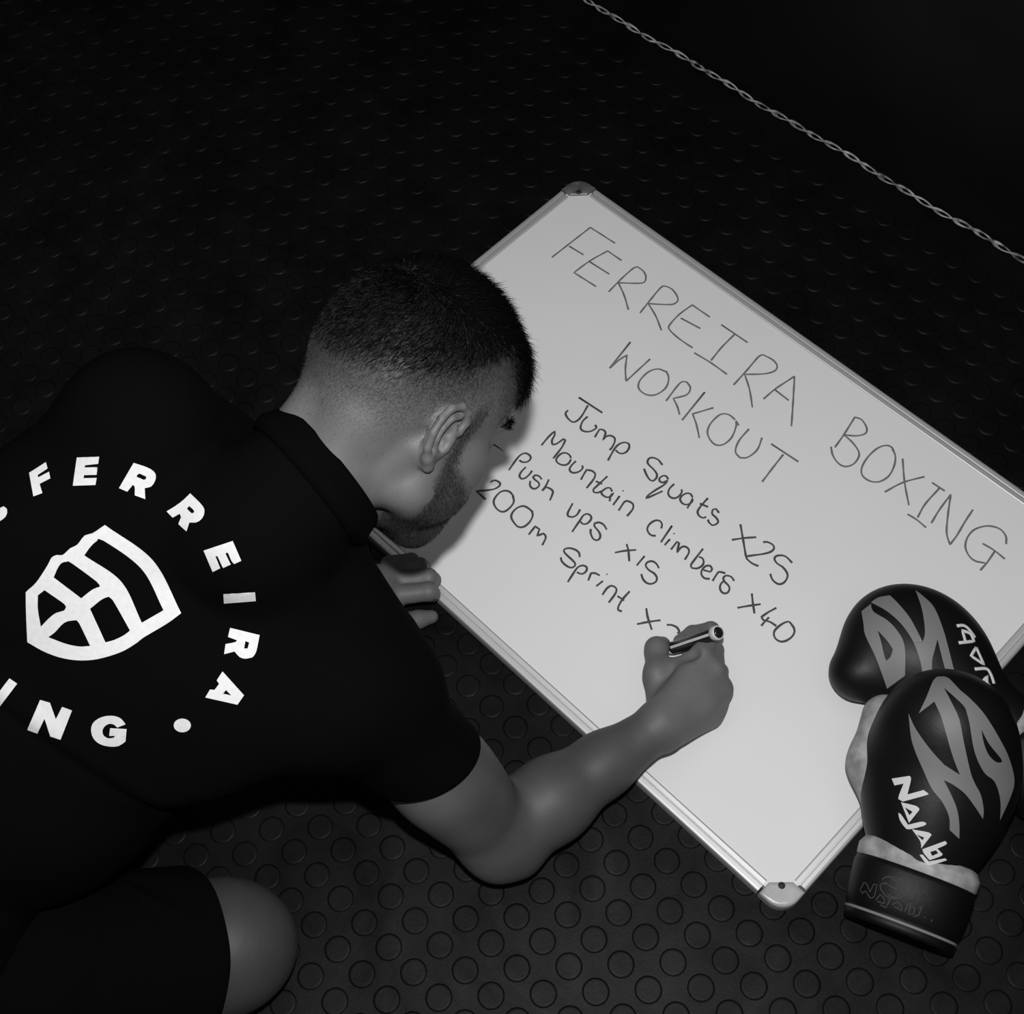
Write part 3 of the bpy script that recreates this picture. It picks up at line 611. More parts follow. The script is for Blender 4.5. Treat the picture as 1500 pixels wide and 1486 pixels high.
LETTERS_B = [[(1401.3,917.5),(1410.8,916.7),(1418.8,922.0),(1428.2,934.4)],[(1404.0,942.2),(1426.3,939.8),(1421.5,929.0),(1409.4,924.2),(1414.0,940.3)],[(1429.6,948.9),(1422.0,961.3),(1440.9,973.9),(1429.6,948.9)],[(1427.4,980.6),(1444.4,980.1),(1451.1,988.7),(1455.9,1002.1)],[(1437.1,1002.1),(1445.7,990.9),(1445.2,999.5),(1451.1,1008.9)]]
CUFF_EMBROIDERY = [[(1291.8,1290.6),(1296.5,1285.9),(1306.0,1284.9),(1317.3,1288.7),(1325.8,1297.2),(1327.1,1305.7),(1322.0,1313.2),(1311.6,1317.0),(1298.4,1313.2),(1290.9,1303.8),(1289.4,1297.2),(1296.5,1294.4),(1314.5,1303.8)],[(1294.7,1292.5),(1306.0,1299.1),(1309.7,1301.9),(1316.3,1303.8)],[(1302.2,1285.9),(1319.2,1295.3),(1324.8,1303.8)],[(1298.4,1308.5),(1309.7,1315.1),(1321.1,1308.5)],[(1260.7,1303.8),(1266.4,1293.0),(1270.2,1296.2),(1274.9,1307.6),(1280.0,1295.7),(1284.9,1296.8),(1280.5,1314.2),(1274.9,1316.0),(1268.3,1305.7),(1263.6,1309.4),(1260.7,1303.8)],[(1282.4,1319.8),(1289.4,1311.3),(1294.7,1316.0),(1295.6,1324.5),(1290.0,1322.6),(1285.2,1320.8)],[(1289.4,1325.5),(1297.5,1330.2),(1304.1,1317.9),(1299.4,1317.9)],[(1306.0,1326.4),(1314.5,1321.7),(1320.1,1327.3),(1321.1,1334.9),(1314.5,1330.2),(1309.7,1329.2)],[(1324.8,1336.8),(1332.4,1320.8),(1334.2,1324.5),(1330.5,1331.1)],[(1330.1,1339.6),(1334.2,1328.3),(1339.9,1331.1),(1338.0,1339.6),(1330.5,1340.2)],[(1337.1,1342.4),(1345.6,1341.5),(1350.3,1328.3),(1345.6,1331.1)],[(1353.1,1344.3),(1355.4,1344.7)],[(1363.5,1350.9),(1365.9,1347.1)]]
glove_front()
glove_rear()

# ------------------------------------------------------------------ marker pen
PEN_TIP = A(0.1418, -0.1764, 0.0168); PEN_END = A(0.2000, -0.1392, 0.1110)
def build_pen():
    root = empty('marker_pen', PEN_TIP)
    tag(root, 'black marker pen with white end ring, held in the man\'s right hand', 'marker pen')
    M = frame(PEN_END - PEN_TIP, nrm(CAM - PEN_END)); L = np.linalg.norm(PEN_END - PEN_TIP); ax = M[:, 0]
    def turned(name, prof, material, parent):
        v, f = loft([ering(PEN_TIP + ax * t, M, r, r, 28, 2.0) for t, r in prof])
        return pydata(name, v, f, material, parent)
    turned('nib', [(0.0, 0.0012), (0.002, 0.002), (0.009, 0.0024)], M_INK2, root)
    turned('grip', [(0.008, 0.003), (0.012, 0.0048), (0.024, 0.0058), (0.030, 0.0070), (0.034, 0.0074)], M_PENWHITE, root)['label'] = 'white grip section'
    b = turned('barrel', [(0.033, 0.0070), (0.034, 0.0076), (L - 0.009, 0.0076), (L - 0.008, 0.0072)], M_PENBODY, root)
    v, f = [], []
    for t in (0.038, L - 0.009):
        for a in (-0.2, -0.07, 0.07, 0.2):
            v.append(PEN_TIP + ax * t + 0.00775 * (M[:, 2] * math.cos(a - 0.15) + M[:, 1] * math.sin(a - 0.15)))
    f = [(0, 1, 5, 4), (1, 2, 6, 5), (2, 3, 7, 6)]
    pydata('label_stripe', v, f, M_PENWHITE, b)['label'] = 'white label stripe along the barrel'
    turned('end_ring', [(L - 0.009, 0.0072), (L - 0.008, 0.0084), (L - 0.002, 0.0084), (L, 0.0079), (L - 0.0004, 0.0068), (L - 0.003, 0.0066)], M_PENWHITE, root)['label'] = 'white end ring'
    turned('end_plug', [(L - 0.008, 0.0060), (L - 0.0008, 0.0067), (L + 0.0008, 0.0060), (L + 0.0011, 0.003), (L + 0.0004, 0.0012)], M_PENBODY, root)
build_pen()

# ------------------------------------------------------------------ the man kneeling over the board
HO = A(-0.071, -0.323, 0.500); HS = 1.04
HR = np.stack([nrm(A(0.373, 0.492, -0.787)), nrm(A(-0.919, 0.078, -0.387)), nrm(A(-0.129, 0.867, 0.481))], 1)
_c, _s = math.cos(math.radians(6)), math.sin(math.radians(6))
HR = np.stack([HR[:, 0] * _c + HR[:, 1] * _s, HR[:, 1] * _c - HR[:, 0] * _s, HR[:, 2]], 1)      # turned a little further away
def H(x, y, z): return HO + HS * (HR @ A(x, y, z))
RSH = A(0.036, -0.516, 0.346); LSH = A(-0.215, -0.505, 0.520)
MID = (RSH + LSH) / 2
RV = nrm(RSH - LSH)
SV = A(0.236, 0.943, 0.232); SV = nrm(SV - RV * (SV @ RV))
NV = np.cross(RV, SV)
TB = np.stack([RV, SV, NV], 1)
def T(r, s, n): return MID + RV * r + SV * s + NV * n
NECK = T(-0.022, 0.045, 0.030)
ELB = A(0.180, -0.466, 0.078); WRI = A(0.2201, -0.2575, 0.080)
HIPR = T(0.11, -0.58, -0.07) + A(0.016, -0.016, -0.010); HIPL = T(-0.09, -0.56, -0.06)
KNR = A(0.050, -0.764, 0.080); KNL = A(-0.40, -0.62, 0.075)
LWR = at(505, 878, 0.085)
LEL = A(-0.235, -0.43, 0.30)

def torso(F, g):
    """upper body volumes grown by g"""
    F.ell(T(0, -0.13, -0.045), (0.165 + g, 0.19 + g, 0.105 + g), TB, 0.03)
    F.ell(T(0.012, -0.30, -0.050), (0.160 + g, 0.17 + g, 0.105 + g), TB, 0.03)
    F.ell(T(0.028, -0.50, -0.045), (0.185 + g, 0.15 + g, 0.125 + g), TB, 0.03)
    F.cone(RSH, T(0.07, -0.06, -0.02), 0.054 + g, 0.062 + g, 0.03)
    F.cone(LSH, T(-0.09, -0.10, -0.035), 0.056 + g, 0.060 + g, 0.03)
    F.cone(LSH + A(-0.01, -0.02, -0.02), T(-0.13, -0.27, -0.02), 0.058 + g, 0.075 + g, 0.03)
    for s, sh in ((1, RSH), (-1, LSH)):
        te = sh - SV * 0.02 - NV * 0.02 if s > 0 else T(-0.105, -0.070, -0.005)
        F.cone(NECK - SV * (0.015 if s > 0 else 0.004), te, 0.046 + g, 0.038 + g, 0.03)          # trapezius
        F.ell(T(0.10 * s, -0.10, 0.030), (0.06 + g, 0.10 + g, 0.030 + g), TB, 0.03)    # shoulder blades

def build_body():
    F = Field(axis([(-0.62, 0.007), (-0.22, 0.0019), (0.285, 0.006), 0.32]),
              axis([(-1.30, 0.010), (-1.0, 0.006), (-0.47, 0.0019), (-0.09, 0.006), -0.06]),
              axis([(-0.012, 0.0024), (0.125, 0.005), (0.345, 0.0019), 0.665]))
    # ---- head
    def he(c, r, k=0.01, M=None, sub=False):
        F.ell(H(*c), np.array(r) * HS, HR if M is None else HR @ M, k * HS, sub)
    def hc(a, b, ra, rb, k=0.01, sub=False): F.cone(H(*a), H(*b), ra * HS, rb * HS, k * HS, sub)
    he((-0.002, 0, 0.045), (0.098, 0.0755, 0.088))
    he((-0.036, 0, 0.020), (0.060, 0.064, 0.066), 0.02)
    he((0.046, 0, -0.015), (0.048, 0.056, 0.082), 0.02)
    he((0.058, 0, 0.060), (0.036, 0.052, 0.046), 0.02)
    for s in (-1, 1):
        hc((0.006, 0.053 * s, -0.052), (0.070, 0.020 * s, -0.092), 0.019, 0.019, 0.02)
        hc((0.002, 0.058 * s, -0.010), (0.006, 0.053 * s, -0.052), 0.016, 0.018, 0.02)
        he((0.060, 0.047 * s, -0.008), (0.027, 0.017, 0.018), 0.015)
        hc((0.082, 0.040 * s, 0.033), (0.094, 0.012 * s, 0.030), 0.010, 0.011, 0.012)
        he((0.040, 0.056 * s, -0.040), (0.034, 0.016, 0.034), 0.02)
        he((0.094, 0.033 * s, 0.013), (0.012, 0.016, 0.010), 0.010, sub=True)
        he((0.0735, 0.032 * s, 0.013), (0.0135, 0.0150, 0.0130), 0.008)
        hc((0.0800, 0.045 * s, 0.0125), (0.0875, 0.020 * s, 0.0145), 0.0032, 0.0032, 0.006)
        he((0.074, 0.022 * s, -0.066), (0.022, 0.022, 0.030), 0.02)
        hc((0.105, 0.012 * s, -0.024), (0.098, 0.015 * s, -0.026), 0.0075, 0.006, 0.006)
        hc((0.088, 0.022 * s, -0.056), (0.098, 0.002 * s, -0.050), 0.0045, 0.0065, 0.006)
        hc((0.088, 0.020 * s, -0.059), (0.096, 0.002 * s, -0.064), 0.0045, 0.0075, 0.006)
    hc((0.096, 0, 0.024), (0.117, 0, -0.018), 0.008, 0.0115, 0.010)
    hc((0.080, 0, -0.050), (0.080, 0, -0.085), 0.020, 0.022, 0.02)
    he((0.082, 0, -0.094), (0.017, 0.022, 0.016), 0.012)
    # ---- ears
    for s in (-1, 1):
        def e(x, y, z): return (x * 1.02 - 0.008, s * (0.0745 + (y - 0.0745) * 0.52), z * 0.90 + 0.001)
        tilt = Matrix.Rotation(math.radians(-8), 3, 'Y') @ Matrix.Rotation(math.radians(10 * s), 3, 'Z')
        he(e(-0.006, 0.0775, 0.004), (0.0145, 0.0042, 0.0265), 0.006, np.array(tilt))
        he(e(-0.003, 0.0850, -0.001), (0.0085, 0.006, 0.010), 0.003, np.array(tilt), sub=True)
        he(e(-0.001, 0.0860, 0.019), (0.0060, 0.0035, 0.011), 0.002, np.array(tilt), sub=True)
        hel = [(0.003, .0775, .004), (0.011, .0780, .013), (0.0125, .0795, .024), (0.006, .0825, .0335), (-0.005, .0860, .0365), (-0.0165, .0895, .031),
               (-0.0225, .0915, .018), (-0.0225, .0910, .003), (-0.0180, .0885, -.012), (-0.0105, .0845, -.022)]
        for i in range(len(hel) - 1): hc(e(*hel[i]), e(*hel[i + 1]), 0.0036, 0.0036, 0.0020)
        ant = [(0.001, .0825, .027), (-0.0085, .0865, .0225), (-0.0135, .0880, .011), (-0.0130, .0870, -.002), (-0.0075, .0840, -.0125), (-0.0005, .0815, -.0145)]
        for i in range(len(ant) - 1): hc(e(*ant[i]), e(*ant[i + 1]), 0.0029, 0.0029, 0.002)
        hc(e(-0.0085, .0835, -.0215), e(-0.002, .0790, -.0290), 0.0048, 0.0056, 0.005)
        hc(e(0.0065, .0790, .003), e(0.0050, .0800, -.0065), 0.0040, 0.0040, 0.003)
    # ---- neck
    F.cone(H(-0.022, 0, -0.035), NECK, 0.054, 0.057, 0.025)
    F.cone(H(0.006, 0, -0.050), T(-0.020, 0.02, -0.02), 0.036, 0.040, 0.012)
    F.cone(H(0.036, 0, -0.080), T(-0.010, 0.035, -0.030), 0.022, 0.036, 0.02)
    for s in (-1, 1):
        F.cone(H(-0.016, 0.056 * s, -0.018), T(-0.020 - 0.022 * s, 0.010, -0.012), 0.014, 0.013, 0.012)
        F.cone(H(-0.060, 0.022 * s, -0.020), NECK + RV * -0.03 * s + NV * 0.01, 0.022, 0.024, 0.02)
    # ---- trunk
    torso(F, -0.012)
    # ---- right arm
    F.chain([RSH, RSH + (ELB - RSH) * 0.55, ELB + A(-0.010, -0.008, 0.008)], [0.047, 0.047, 0.047], 0.02)
    F.ell(RSH + (ELB - RSH) * 0.62, (0.090, 0.051, 0.050), frame(ELB - RSH, A(0, 0, 1)), 0.02)
    F.chain([ELB, ELB + (WRI - ELB) * 0.3, ELB + (WRI - ELB) * 0.62, WRI], [0.048, 0.044, 0.033, 0.0250], 0.02)
    F.cone(ELB + A(0.012, -0.022, -0.012), ELB + A(0.024, -0.004, -0.012), 0.024, 0.024, 0.02)
    # ---- right hand round the pen
    I, Md, Rg, Pk = A(.1985, -.1640, .084), A(.2210, -.1660, .079), A(.2370, -.1740, .064), A(.2440, -.1870, .047)
    for q, r0, r1, o in ((I, .019, .0125, A(-.006, .004, .006)), (Md, .019, .0125, A(0, 0, .006)), (Rg, .019, .012, A(.006, 0, -.002)), (Pk, .018, .0115, A(.008, -.002, -.012))):
        F.cone(WRI + o, q, r0, r1, 0.014)
    F.ell(A(.2215, -.2100, .0665), (.044, .030, .020), frame(Md - WRI, A(-0.3, -0.2, 1)), 0.014)
    F.cone(A(.229, -.240, .056), A(.243, -.198, .0365), .019, .0165, 0.012)
    kf = 0.0035
    F.chain([I, A(.1830, -.1290, .073), A(.1640, -.1380, .050), A(.1560, -.1500, .034)], [.0120, .0102, .0090, .0078], kf)
    F.chain([Md, at(1047, 953, .060), at(1028, 946, .038), at(1008, 955, .0275)], [.0120, .0104, .0092, .0080], kf)
    F.chain([Rg, at(1054, 984, .042), at(1030, 978, .028), at(1006, 985, .0260)], [.0118, .0100, .0090, .0080], kf)
    F.chain([Pk, at(1050, 1010, .0300), at(1030, 1006, .0262), at(1012, 1010, .0255)], [.0118, .0096, .0086, .0076], kf)
    F.cone(Rg, at(1052, 1018, .050), .0120, .0120, 0.012)
    F.chain([A(.2060, -.2380, .066), A(.1740, -.2130, .072), A(.1500, -.1860, .062), A(.1475, -.1720, .046)], [.0175, .0140, .0122, .0098], 0.010)
    F.cone(A(.1760, -.2050, .070), A(.1960, -.1720, .078), .011, .011, 0.012)
    F.ell(at(1004, 957, .094), (.016, .010, .010), frame(A(.707, .66, 0), A(0, 0, 1)), 0.008, sub=True)
    # ---- left arm straight down to the board edge
    F.chain([LSH, LSH + (LEL - LSH) * 0.5, LEL], [0.055, 0.052, 0.043], 0.02)
    F.chain([LEL, LEL + (LWR - LEL) * 0.3, LWR], [0.043, 0.043, 0.027], 0.02)
    # ---- left fist over the frame
    def h(px, py, z): return at(px, py, z)
    for a, b in (((545, 852, .068), (575, 836, .052)), ((540, 862, .068), (575, 852, .056)), ((540, 876, .066), (575, 876, .058)), ((540, 888, .060), (575, 894, .045))):
        F.cone(h(*a), h(*b), .018, .0125, 0.014)
    F.cone(LWR, h(545, 868, .064), .026, .022, 0.02)
    F.chain([h(572, 836, .053), h(615, 829, .050), h(620, 832, .030), h(600, 832, .026)], [.0115, .0100, .0092, .0085], kf)
    F.chain([h(572, 852, .056), h(628, 846, .056), h(634, 850, .032), h(612, 850, .028)], [.0120, .0108, .0098, .0090], kf)
    F.chain([h(572, 873, .058), h(628, 867, .058), h(633, 870, .034), h(612, 872, .029)], [.0130, .0114, .0098, .0088], kf)
    F.chain([h(570, 826, .044), h(603, 821, .042), h(606, 824, .024), h(590, 826, .022)], [.0105, .0090, .0085, .0080], kf)
    F.chain([h(558, 906, .040), h(588, 912, .030), h(612, 908, .022), h(632, 904, .018)], [.0140, .0118, .0104, .0086], 0.008)
    # ---- pelvis and legs
    F.chain([HIPR, HIPR + (KNR - HIPR) * 0.5, KNR], [0.090, 0.088, 0.068], 0.03)
    F.ell(KNR + A(0.010, 0.008, 0.004), (0.070, 0.062, 0.062), frame(KNR - HIPR, A(0, 0, 1)), 0.03)
    F.chain([HIPL, KNL], [0.095, 0.066], 0.03)
    for kn, hp in ((KNR, HIPR), (KNL, HIPL)):
        an = A(hp[0] + (0.02 if kn is KNR else -0.02), kn[1] - 0.40, 0.05)
        kk = A(kn[0], kn[1], 0.058)
        F.chain([kk, kk + (an - kk) * 0.35, an], [0.052, 0.056, 0.036], 0.02)
        F.chain([an, an + A(-0.01, -0.10, -0.016)], [0.036, 0.026], 0.02)
    F.F = np.maximum(F.F, (0.0035 - F.ax[2])[None, None, :])          # flat where it rests on the floor
    return F.mesh()
BV, BQ = build_body()
person = empty('person', (float(MID[0]), float(MID[1]), 0.0))
tag(person, 'kneeling man in black printed t-shirt and shorts, writing on the whiteboard', 'person')
bme = np_mesh('body', BV, BQ)
def sstep(a, b, x):
    t = np.clip((x - a) / (b - a), 0, 1); return t * t * (3 - 2 * t)
LOC = ((BV - HO) @ HR) / HS                     # head coordinates: x forward, y left, z up
HX, HY, HZ = LOC[:, 0], np.abs(LOC[:, 1]), LOC[:, 2]
isear = (HY > 0.0768) & (HX > -0.034) & (HX < 0.016) & (HZ < 0.038)
def scalp_mask(x, z):
    """0 bare skin .. 1 dense hair; lower line climbs from the nape over the ear to the temple"""
    line = np.where(x < -0.02, -0.055 + (x + 0.10) * 0.25, np.where(x < 0.03, -0.035 + (x + 0.02) * 0.86, 0.008 + (x - 0.03) * 0.12))
    m = sstep(line, line + np.interp(x, [-0.08, -0.03, 0.02, 0.055, 0.09], [0.115, 0.135, 0.135, 0.085, 0.05]), z) ** 1.15
    front = sstep(0.098, 0.088, x + np.clip(0.078 - z, 0, 1) * 0.5)     # forehead stays bare
    return m * front
def beard_mask(x, y, z):
    cheek = -0.002 - np.clip(x - 0.012, 0, 1) * 0.62
    b = sstep(cheek + 0.006, cheek - 0.012, z) * sstep(0.002, 0.018, x - 0.25 * np.clip(-0.05 - z, 0, 1)) * sstep(-0.125, -0.105, z)
    burn = sstep(0.008, 0.018, x) * sstep(0.036, 0.026, x) * sstep(-0.03, -0.01, z) * sstep(0.06, 0.03, z)
    return np.maximum(b, burn * 0.8)
near = (np.abs(LOC) < 0.16).all(1)
st = np.where(near & ~isear, np.maximum(scalp_mask(HX, HZ), 0.62 * beard_mask(HX, HY, HZ)), 0)
lips = near & (HX > 0.09) & (HY < 0.022) & (HZ < -0.046) & (HZ > -0.068)
st[lips] = 0
attr = bme.attributes.new('stubble', 'FLOAT', 'POINT'); attr.data.foreach_set('value', st.astype(np.float32))
arm = (BV[:, 0] > 0.05) & (BV[:, 1] > -0.62) & (BV[:, 2] < 0.33)
q_ = np.clip(((BV - ELB) @ (WRI - ELB)) / ((WRI - ELB) @ (WRI - ELB)), -1, 2)
tone = np.where(arm, 0.60 + 0.36 * sstep(-0.02, -0.35, q_) + 0.50 * sstep(0.80, 1.10, q_) - 0.08 * np.exp(-((q_ - 0.45) / 0.25) ** 2), 1.0)
tone = np.where((BV[:, 1] < -0.60) & (BV[:, 2] < 0.30), 0.42, tone)        # legs and forearms set darker than the rest
a2 = bme.attributes.new('tone', 'FLOAT', 'POINT'); a2.data.foreach_set('value', tone.astype(np.float32))
body = link('body', bme, M_SKIN, person)

# ---- hair, beard, brows: thousands of fine tapered strands rooted on the skin
def tri_data():
    a = BV[BQ[:, 0]]; b = BV[BQ[:, 1]]; c = BV[BQ[:, 2]]; d = BV[BQ[:, 3]]
    n = np.cross(c - a, d - b); ar = np.linalg.norm(n, axis=1) * 0.5
    return (a + b + c + d) / 4, n / (2 * ar[:, None] + 1e-12), ar
FC, FN, FA = tri_data()
FL = ((FC - HO) @ HR) / HS
FNL = FN @ HR
def strands(name, weight, count, fn, wid, material, parent, label=None):
    p = weight * FA; p = p / p.sum()
    pick = rng.choice(len(FC), count, p=p)
    i = BQ[pick]; u = rng.random((count, 2))
    P0 = (BV[i[:, 0]] * ((1 - u[:, :1]) * (1 - u[:, 1:])) + BV[i[:, 1]] * (u[:, :1] * (1 - u[:, 1:])) + BV[i[:, 2]] * (u[:, :1] * u[:, 1:]) + BV[i[:, 3]] * ((1 - u[:, :1]) * u[:, 1:]))
    N = FN[pick]; Lh = FL[pick]
    length, comb, lift, curl = fn(Lh, FNL[pick])
    comb = comb @ HR.T
    t = comb - N * (comb * N).sum(1, keepdims=True); t /= np.linalg.norm(t, axis=1, keepdims=True) + 1e-9
    rnd = rng.normal(0, 0.30, (count, 3))
    d0 = N * lift[:, None] + t + rnd; d0 /= np.linalg.norm(d0, axis=1, keepdims=True)
    d1 = N * (lift * curl)[:, None] + t + rnd * 0.9; d1 /= np.linalg.norm(d1, axis=1, keepdims=True)
    segs = [P0 - N * 0.0004, P0 + d0 * (length * 0.5)[:, None], P0 + d0 * (length * 0.5)[:, None] + d1 * (length * 0.5)[:, None]]
    side = np.cross(d0, N); side /= np.linalg.norm(side, axis=1, keepdims=True) + 1e-9
    up_ = np.cross(side, d0)
    V = []
    for s, w_ in zip(segs, (1.0, 0.8, 0.15)):
        for a in (0, 2.094, 4.189):
            V.append(s + (side * math.cos(a) + up_ * math.sin(a)) * wid * w_)
    V = np.stack(V, 1).reshape(-1, 3)
    q = []
    for s in (0, 1):
        for j in range(3): q.append((s * 3 + j, s * 3 + (j + 1) % 3, s * 3 + 3 + (j + 1) % 3, s * 3 + 3 + j))
    Q = (np.arange(count)[:, None, None] * 9 + np.array(q)[None]).reshape(-1, 4)
    o = link(name, np_mesh(name, V, Q), material, parent)
    if label: o['label'] = label
    return o
fnear = (np.abs(FL) < 0.17).all(1)
fear = (np.abs(FL[:, 1]) > 0.0768) & (FL[:, 0] > -0.034) & (FL[:, 0] < 0.016) & (FL[:, 2] < 0.042)
fs = np.where(fnear & ~fear, scalp_mask(FL[:, 0], FL[:, 2]), 0)
def comb_scalp(Lh, Nl):
    x, z = Lh[:, 0], Lh[:, 2]
    top = sstep(0.050, 0.115, z + 0.25 * (x - 0.03))
    # forward on top, swinging down and back towards the sides
    ang = (1 - top) * math.radians(125)
    return np.stack([np.cos(ang), 0 * x, -np.sin(ang)], 1), top
def hair_top(Lh, Nl):
    c, top = comb_scalp(Lh, Nl)
    tuft = sstep(0.062, 0.086, Lh[:, 0])
    mk = scalp_mask(Lh[:, 0], Lh[:, 2])
    return 0.0015 + 0.005 * mk + 0.0105 * top * mk + 0.009 * tuft * mk + rng.random(len(Lh)) * 0.004, c, 0.40 + 0.2 * tuft, 0.15
def hair_side(Lh, Nl):
    c, top = comb_scalp(Lh, Nl)
    mk = scalp_mask(Lh[:, 0], Lh[:, 2])
    return 0.0014 + 0.0045 * mk ** 1.5 + rng.random(len(Lh)) * 0.002, c, 0.55 + 0 * mk, 0.4
hair = strands('hair', np.where(FL[:, 2] > -0.05, sstep(0.62, 1.0, fs) ** 1.6, 0) + 1e-12, 40000, hair_top, 0.00022, M_HAIR, person, 'short dark hair, longer on top')
strands('faded_sides', fs ** 1.3 * (1 - 0.75 * sstep(0.085, 0.12, FL[:, 2])) + 1e-12, 26000, hair_side, 0.00013, M_HAIRTIP, hair, 'clipped faded hair at the sides')
fb = np.where(fnear & ~fear, beard_mask(FL[:, 0], np.abs(FL[:, 1]), FL[:, 2]), 0)
def beard_fn(Lh, Nl):
    c = np.stack([0.25 + 0 * Lh[:, 0], 0 * Lh[:, 0], -1 + 0 * Lh[:, 0]], 1)
    return 0.0018 + rng.random(len(Lh)) * 0.0022, c, 0.7 + 0 * Lh[:, 0], 0.4
strands('beard', fb + 1e-12, 11000, beard_fn, 0.00014, M_BEARD, person, 'short dark stubble beard')
for s in (-1, 1):
    wb = np.where(fnear & (np.sign(FL[:, 1]) == s) & (np.abs(FL[:, 1]) > 0.014) & (np.abs(FL[:, 1]) < 0.052) & (np.abs(FL[:, 2] - 0.036 + 0.10 * np.abs(np.abs(FL[:, 1]) - 0.035)) < 0.005) & (FL[:, 0] > 0.05), 1.0, 0)
    def brow_fn(Lh, Nl, s=s):
        return 0.007 + rng.random(len(Lh)) * 0.003, np.stack([0 * Lh[:, 0], s + 0 * Lh[:, 0], 0.25 + 0 * Lh[:, 0]], 1), 0.35 + 0 * Lh[:, 0], 0.5
    if wb.sum() > 0: strands('eyebrow', wb, 420, brow_fn, 0.00022, M_HAIR, person)
    v, f = [], []
    for t in range(22):                        # lashes along the upper lid
        y = s * (0.019 + 0.029 * t / 21)
        a = H(0.0890 - 0.0075 * (t / 21) ** 1.5, y, 0.0125); b = H(0.099 - 0.007 * (t / 21), y * 1.13, 0.0115)
        tube(v, f, [a, (a + b) / 2 + HR[:, 2] * 0.0004, b], [0.0008, 0.0007, 0.0003], 4)
    pydata('eyelashes', v, f, M_HAIR, person)

# ---- t-shirt
COLT = 0.63
HEM_D = nrm(nrm(ELB - RSH) + 0.40 * nrm(A(-0.185, -0.953, -0.258))); HEM_C = RSH + (ELB - RSH) * 0.43
LHEM_D = nrm(LEL - LSH); LHEM_C = LSH + LHEM_D * 0.17
NX1 = H(-0.020, 0, -0.040); NX0 = NECK - SV * 0.02; COL_A = nrm(NX1 - NX0)
COL_C = NX0 + (NX1 - NX0) * COLT
vv = nrm(CAM - COL_C); COL_A = nrm(COL_A - vv * (COL_A @ vv + 0.10))
def build_shirt():
    F = Field(np.arange(-0.55, 0.36, 0.0042), np.arange(-1.16, -0.25, 0.0042), np.arange(0.02, 0.70, 0.0042))
    torso(F, 0.006)
    F.ell(T(0.028, -0.55, -0.05), (0.200, 0.13, 0.140), TB, 0.03)
    F.chain([RSH, RSH + (ELB - RSH) * 0.56], [0.062, 0.060], 0.03)
    F.chain([atd(488, 795, 1.28), atd(514, 878, 1.32), atd(560, 932, 1.35)], [0.030, 0.030, 0.032], 0.03)
    F.chain([LSH, LHEM_C + LHEM_D * 0.012], [0.067, 0.063], 0.03)
    F.cone(T(0.085, -0.085, 0.010), RSH - SV * 0.035, 0.056, 0.058, 0.04)
    F.cone(NX0, COL_C + COL_A * 0.001, 0.070, 0.065, 0.02)
    # slack cloth from the right shoulder across the chest
    F.cone(T(0.06, 0.015, -0.03), RSH + A(0.020, 0.036, -0.03), 0.048, 0.050, 0.03)
    V, Q = F.mesh()
    bm = bmesh.new(); me = np_mesh('tmp', V, Q); bm.from_mesh(me); bpy.data.meshes.remove(me)
    def cut(c, n, rad):
        c = Vector(c); n = Vector(n)
        fs_ = [q for q in bm.faces if (q.calc_center_median() - c).length < rad]
        es = {e for q in fs_ for e in q.edges}; vs = {v_ for q in fs_ for v_ in q.verts}
        bmesh.ops.bisect_plane(bm, geom=list(vs) + list(es) + fs_, plane_co=c, plane_no=n, dist=1e-6)
        kill = [v_ for v_ in bm.verts if (v_.co - c).length < rad * 1.02 and (v_.co - c).dot(n) > 1e-5]
        bmesh.ops.delete(bm, geom=kill, context='VERTS')
    cut(HEM_C, HEM_D, 0.125); cut(LHEM_C, LHEM_D, 0.10)
    cc, ca = Vector(COL_C), Vector(COL_A)          # neck opening
    kill = []
    for v_ in bm.verts:
        d_ = v_.co - cc; h_ = d_.dot(ca)
        if 0 < h_ < 0.09 and (d_ - ca * h_).length < 0.0735: kill.append(v_)
    bmesh.ops.delete(bm, geom=kill, context='VERTS')
    cut(T(0, -0.62, -0.04), -SV, 0.30)
    # folds
    P = np.array([v_.co for v_ in bm.verts]); R_ = (P - MID) @ RV; S_ = (P - MID) @ SV; N_ = (P - MID) @ NV
    bm.normal_update()
    amp = 0.0012 * np.sin(34 * S_ + 22 * R_ + 2.0 * np.sin(9 * R_)) + 0.0010 * np.sin(-20 * S_ + 41 * R_ + 3 * np.sin(7 * S_))
    g = (S_ + 0.235 - 0.22 * R_); amp += -0.0035 * np.exp(-(g / 0.006) ** 2) + 0.002 * np.exp(-((g - 0.016) / 0.010) ** 2)
    g2 = (S_ + 0.40 - 0.25 * R_ + 0.5 * R_ ** 2); amp += -0.003 * np.exp(-(g2 / 0.009) ** 2)
    for v_, a_ in zip(bm.verts, amp): v_.co += v_.normal * float(a_)
    bmesh.ops.recalc_face_normals(bm, faces=bm.faces)
    bv = BVHTree.FromBMesh(bm)
    o = from_bm('t_shirt', bm, M_SHIRT, person)
    md = o.modifiers.new('cloth', 'SOLIDIFY'); md.thickness = 0.0022; md.offset = -1
    return o, bv
shirt, SBV = build_shirt()
shirt['label'] = 'black t-shirt with white print on the back'
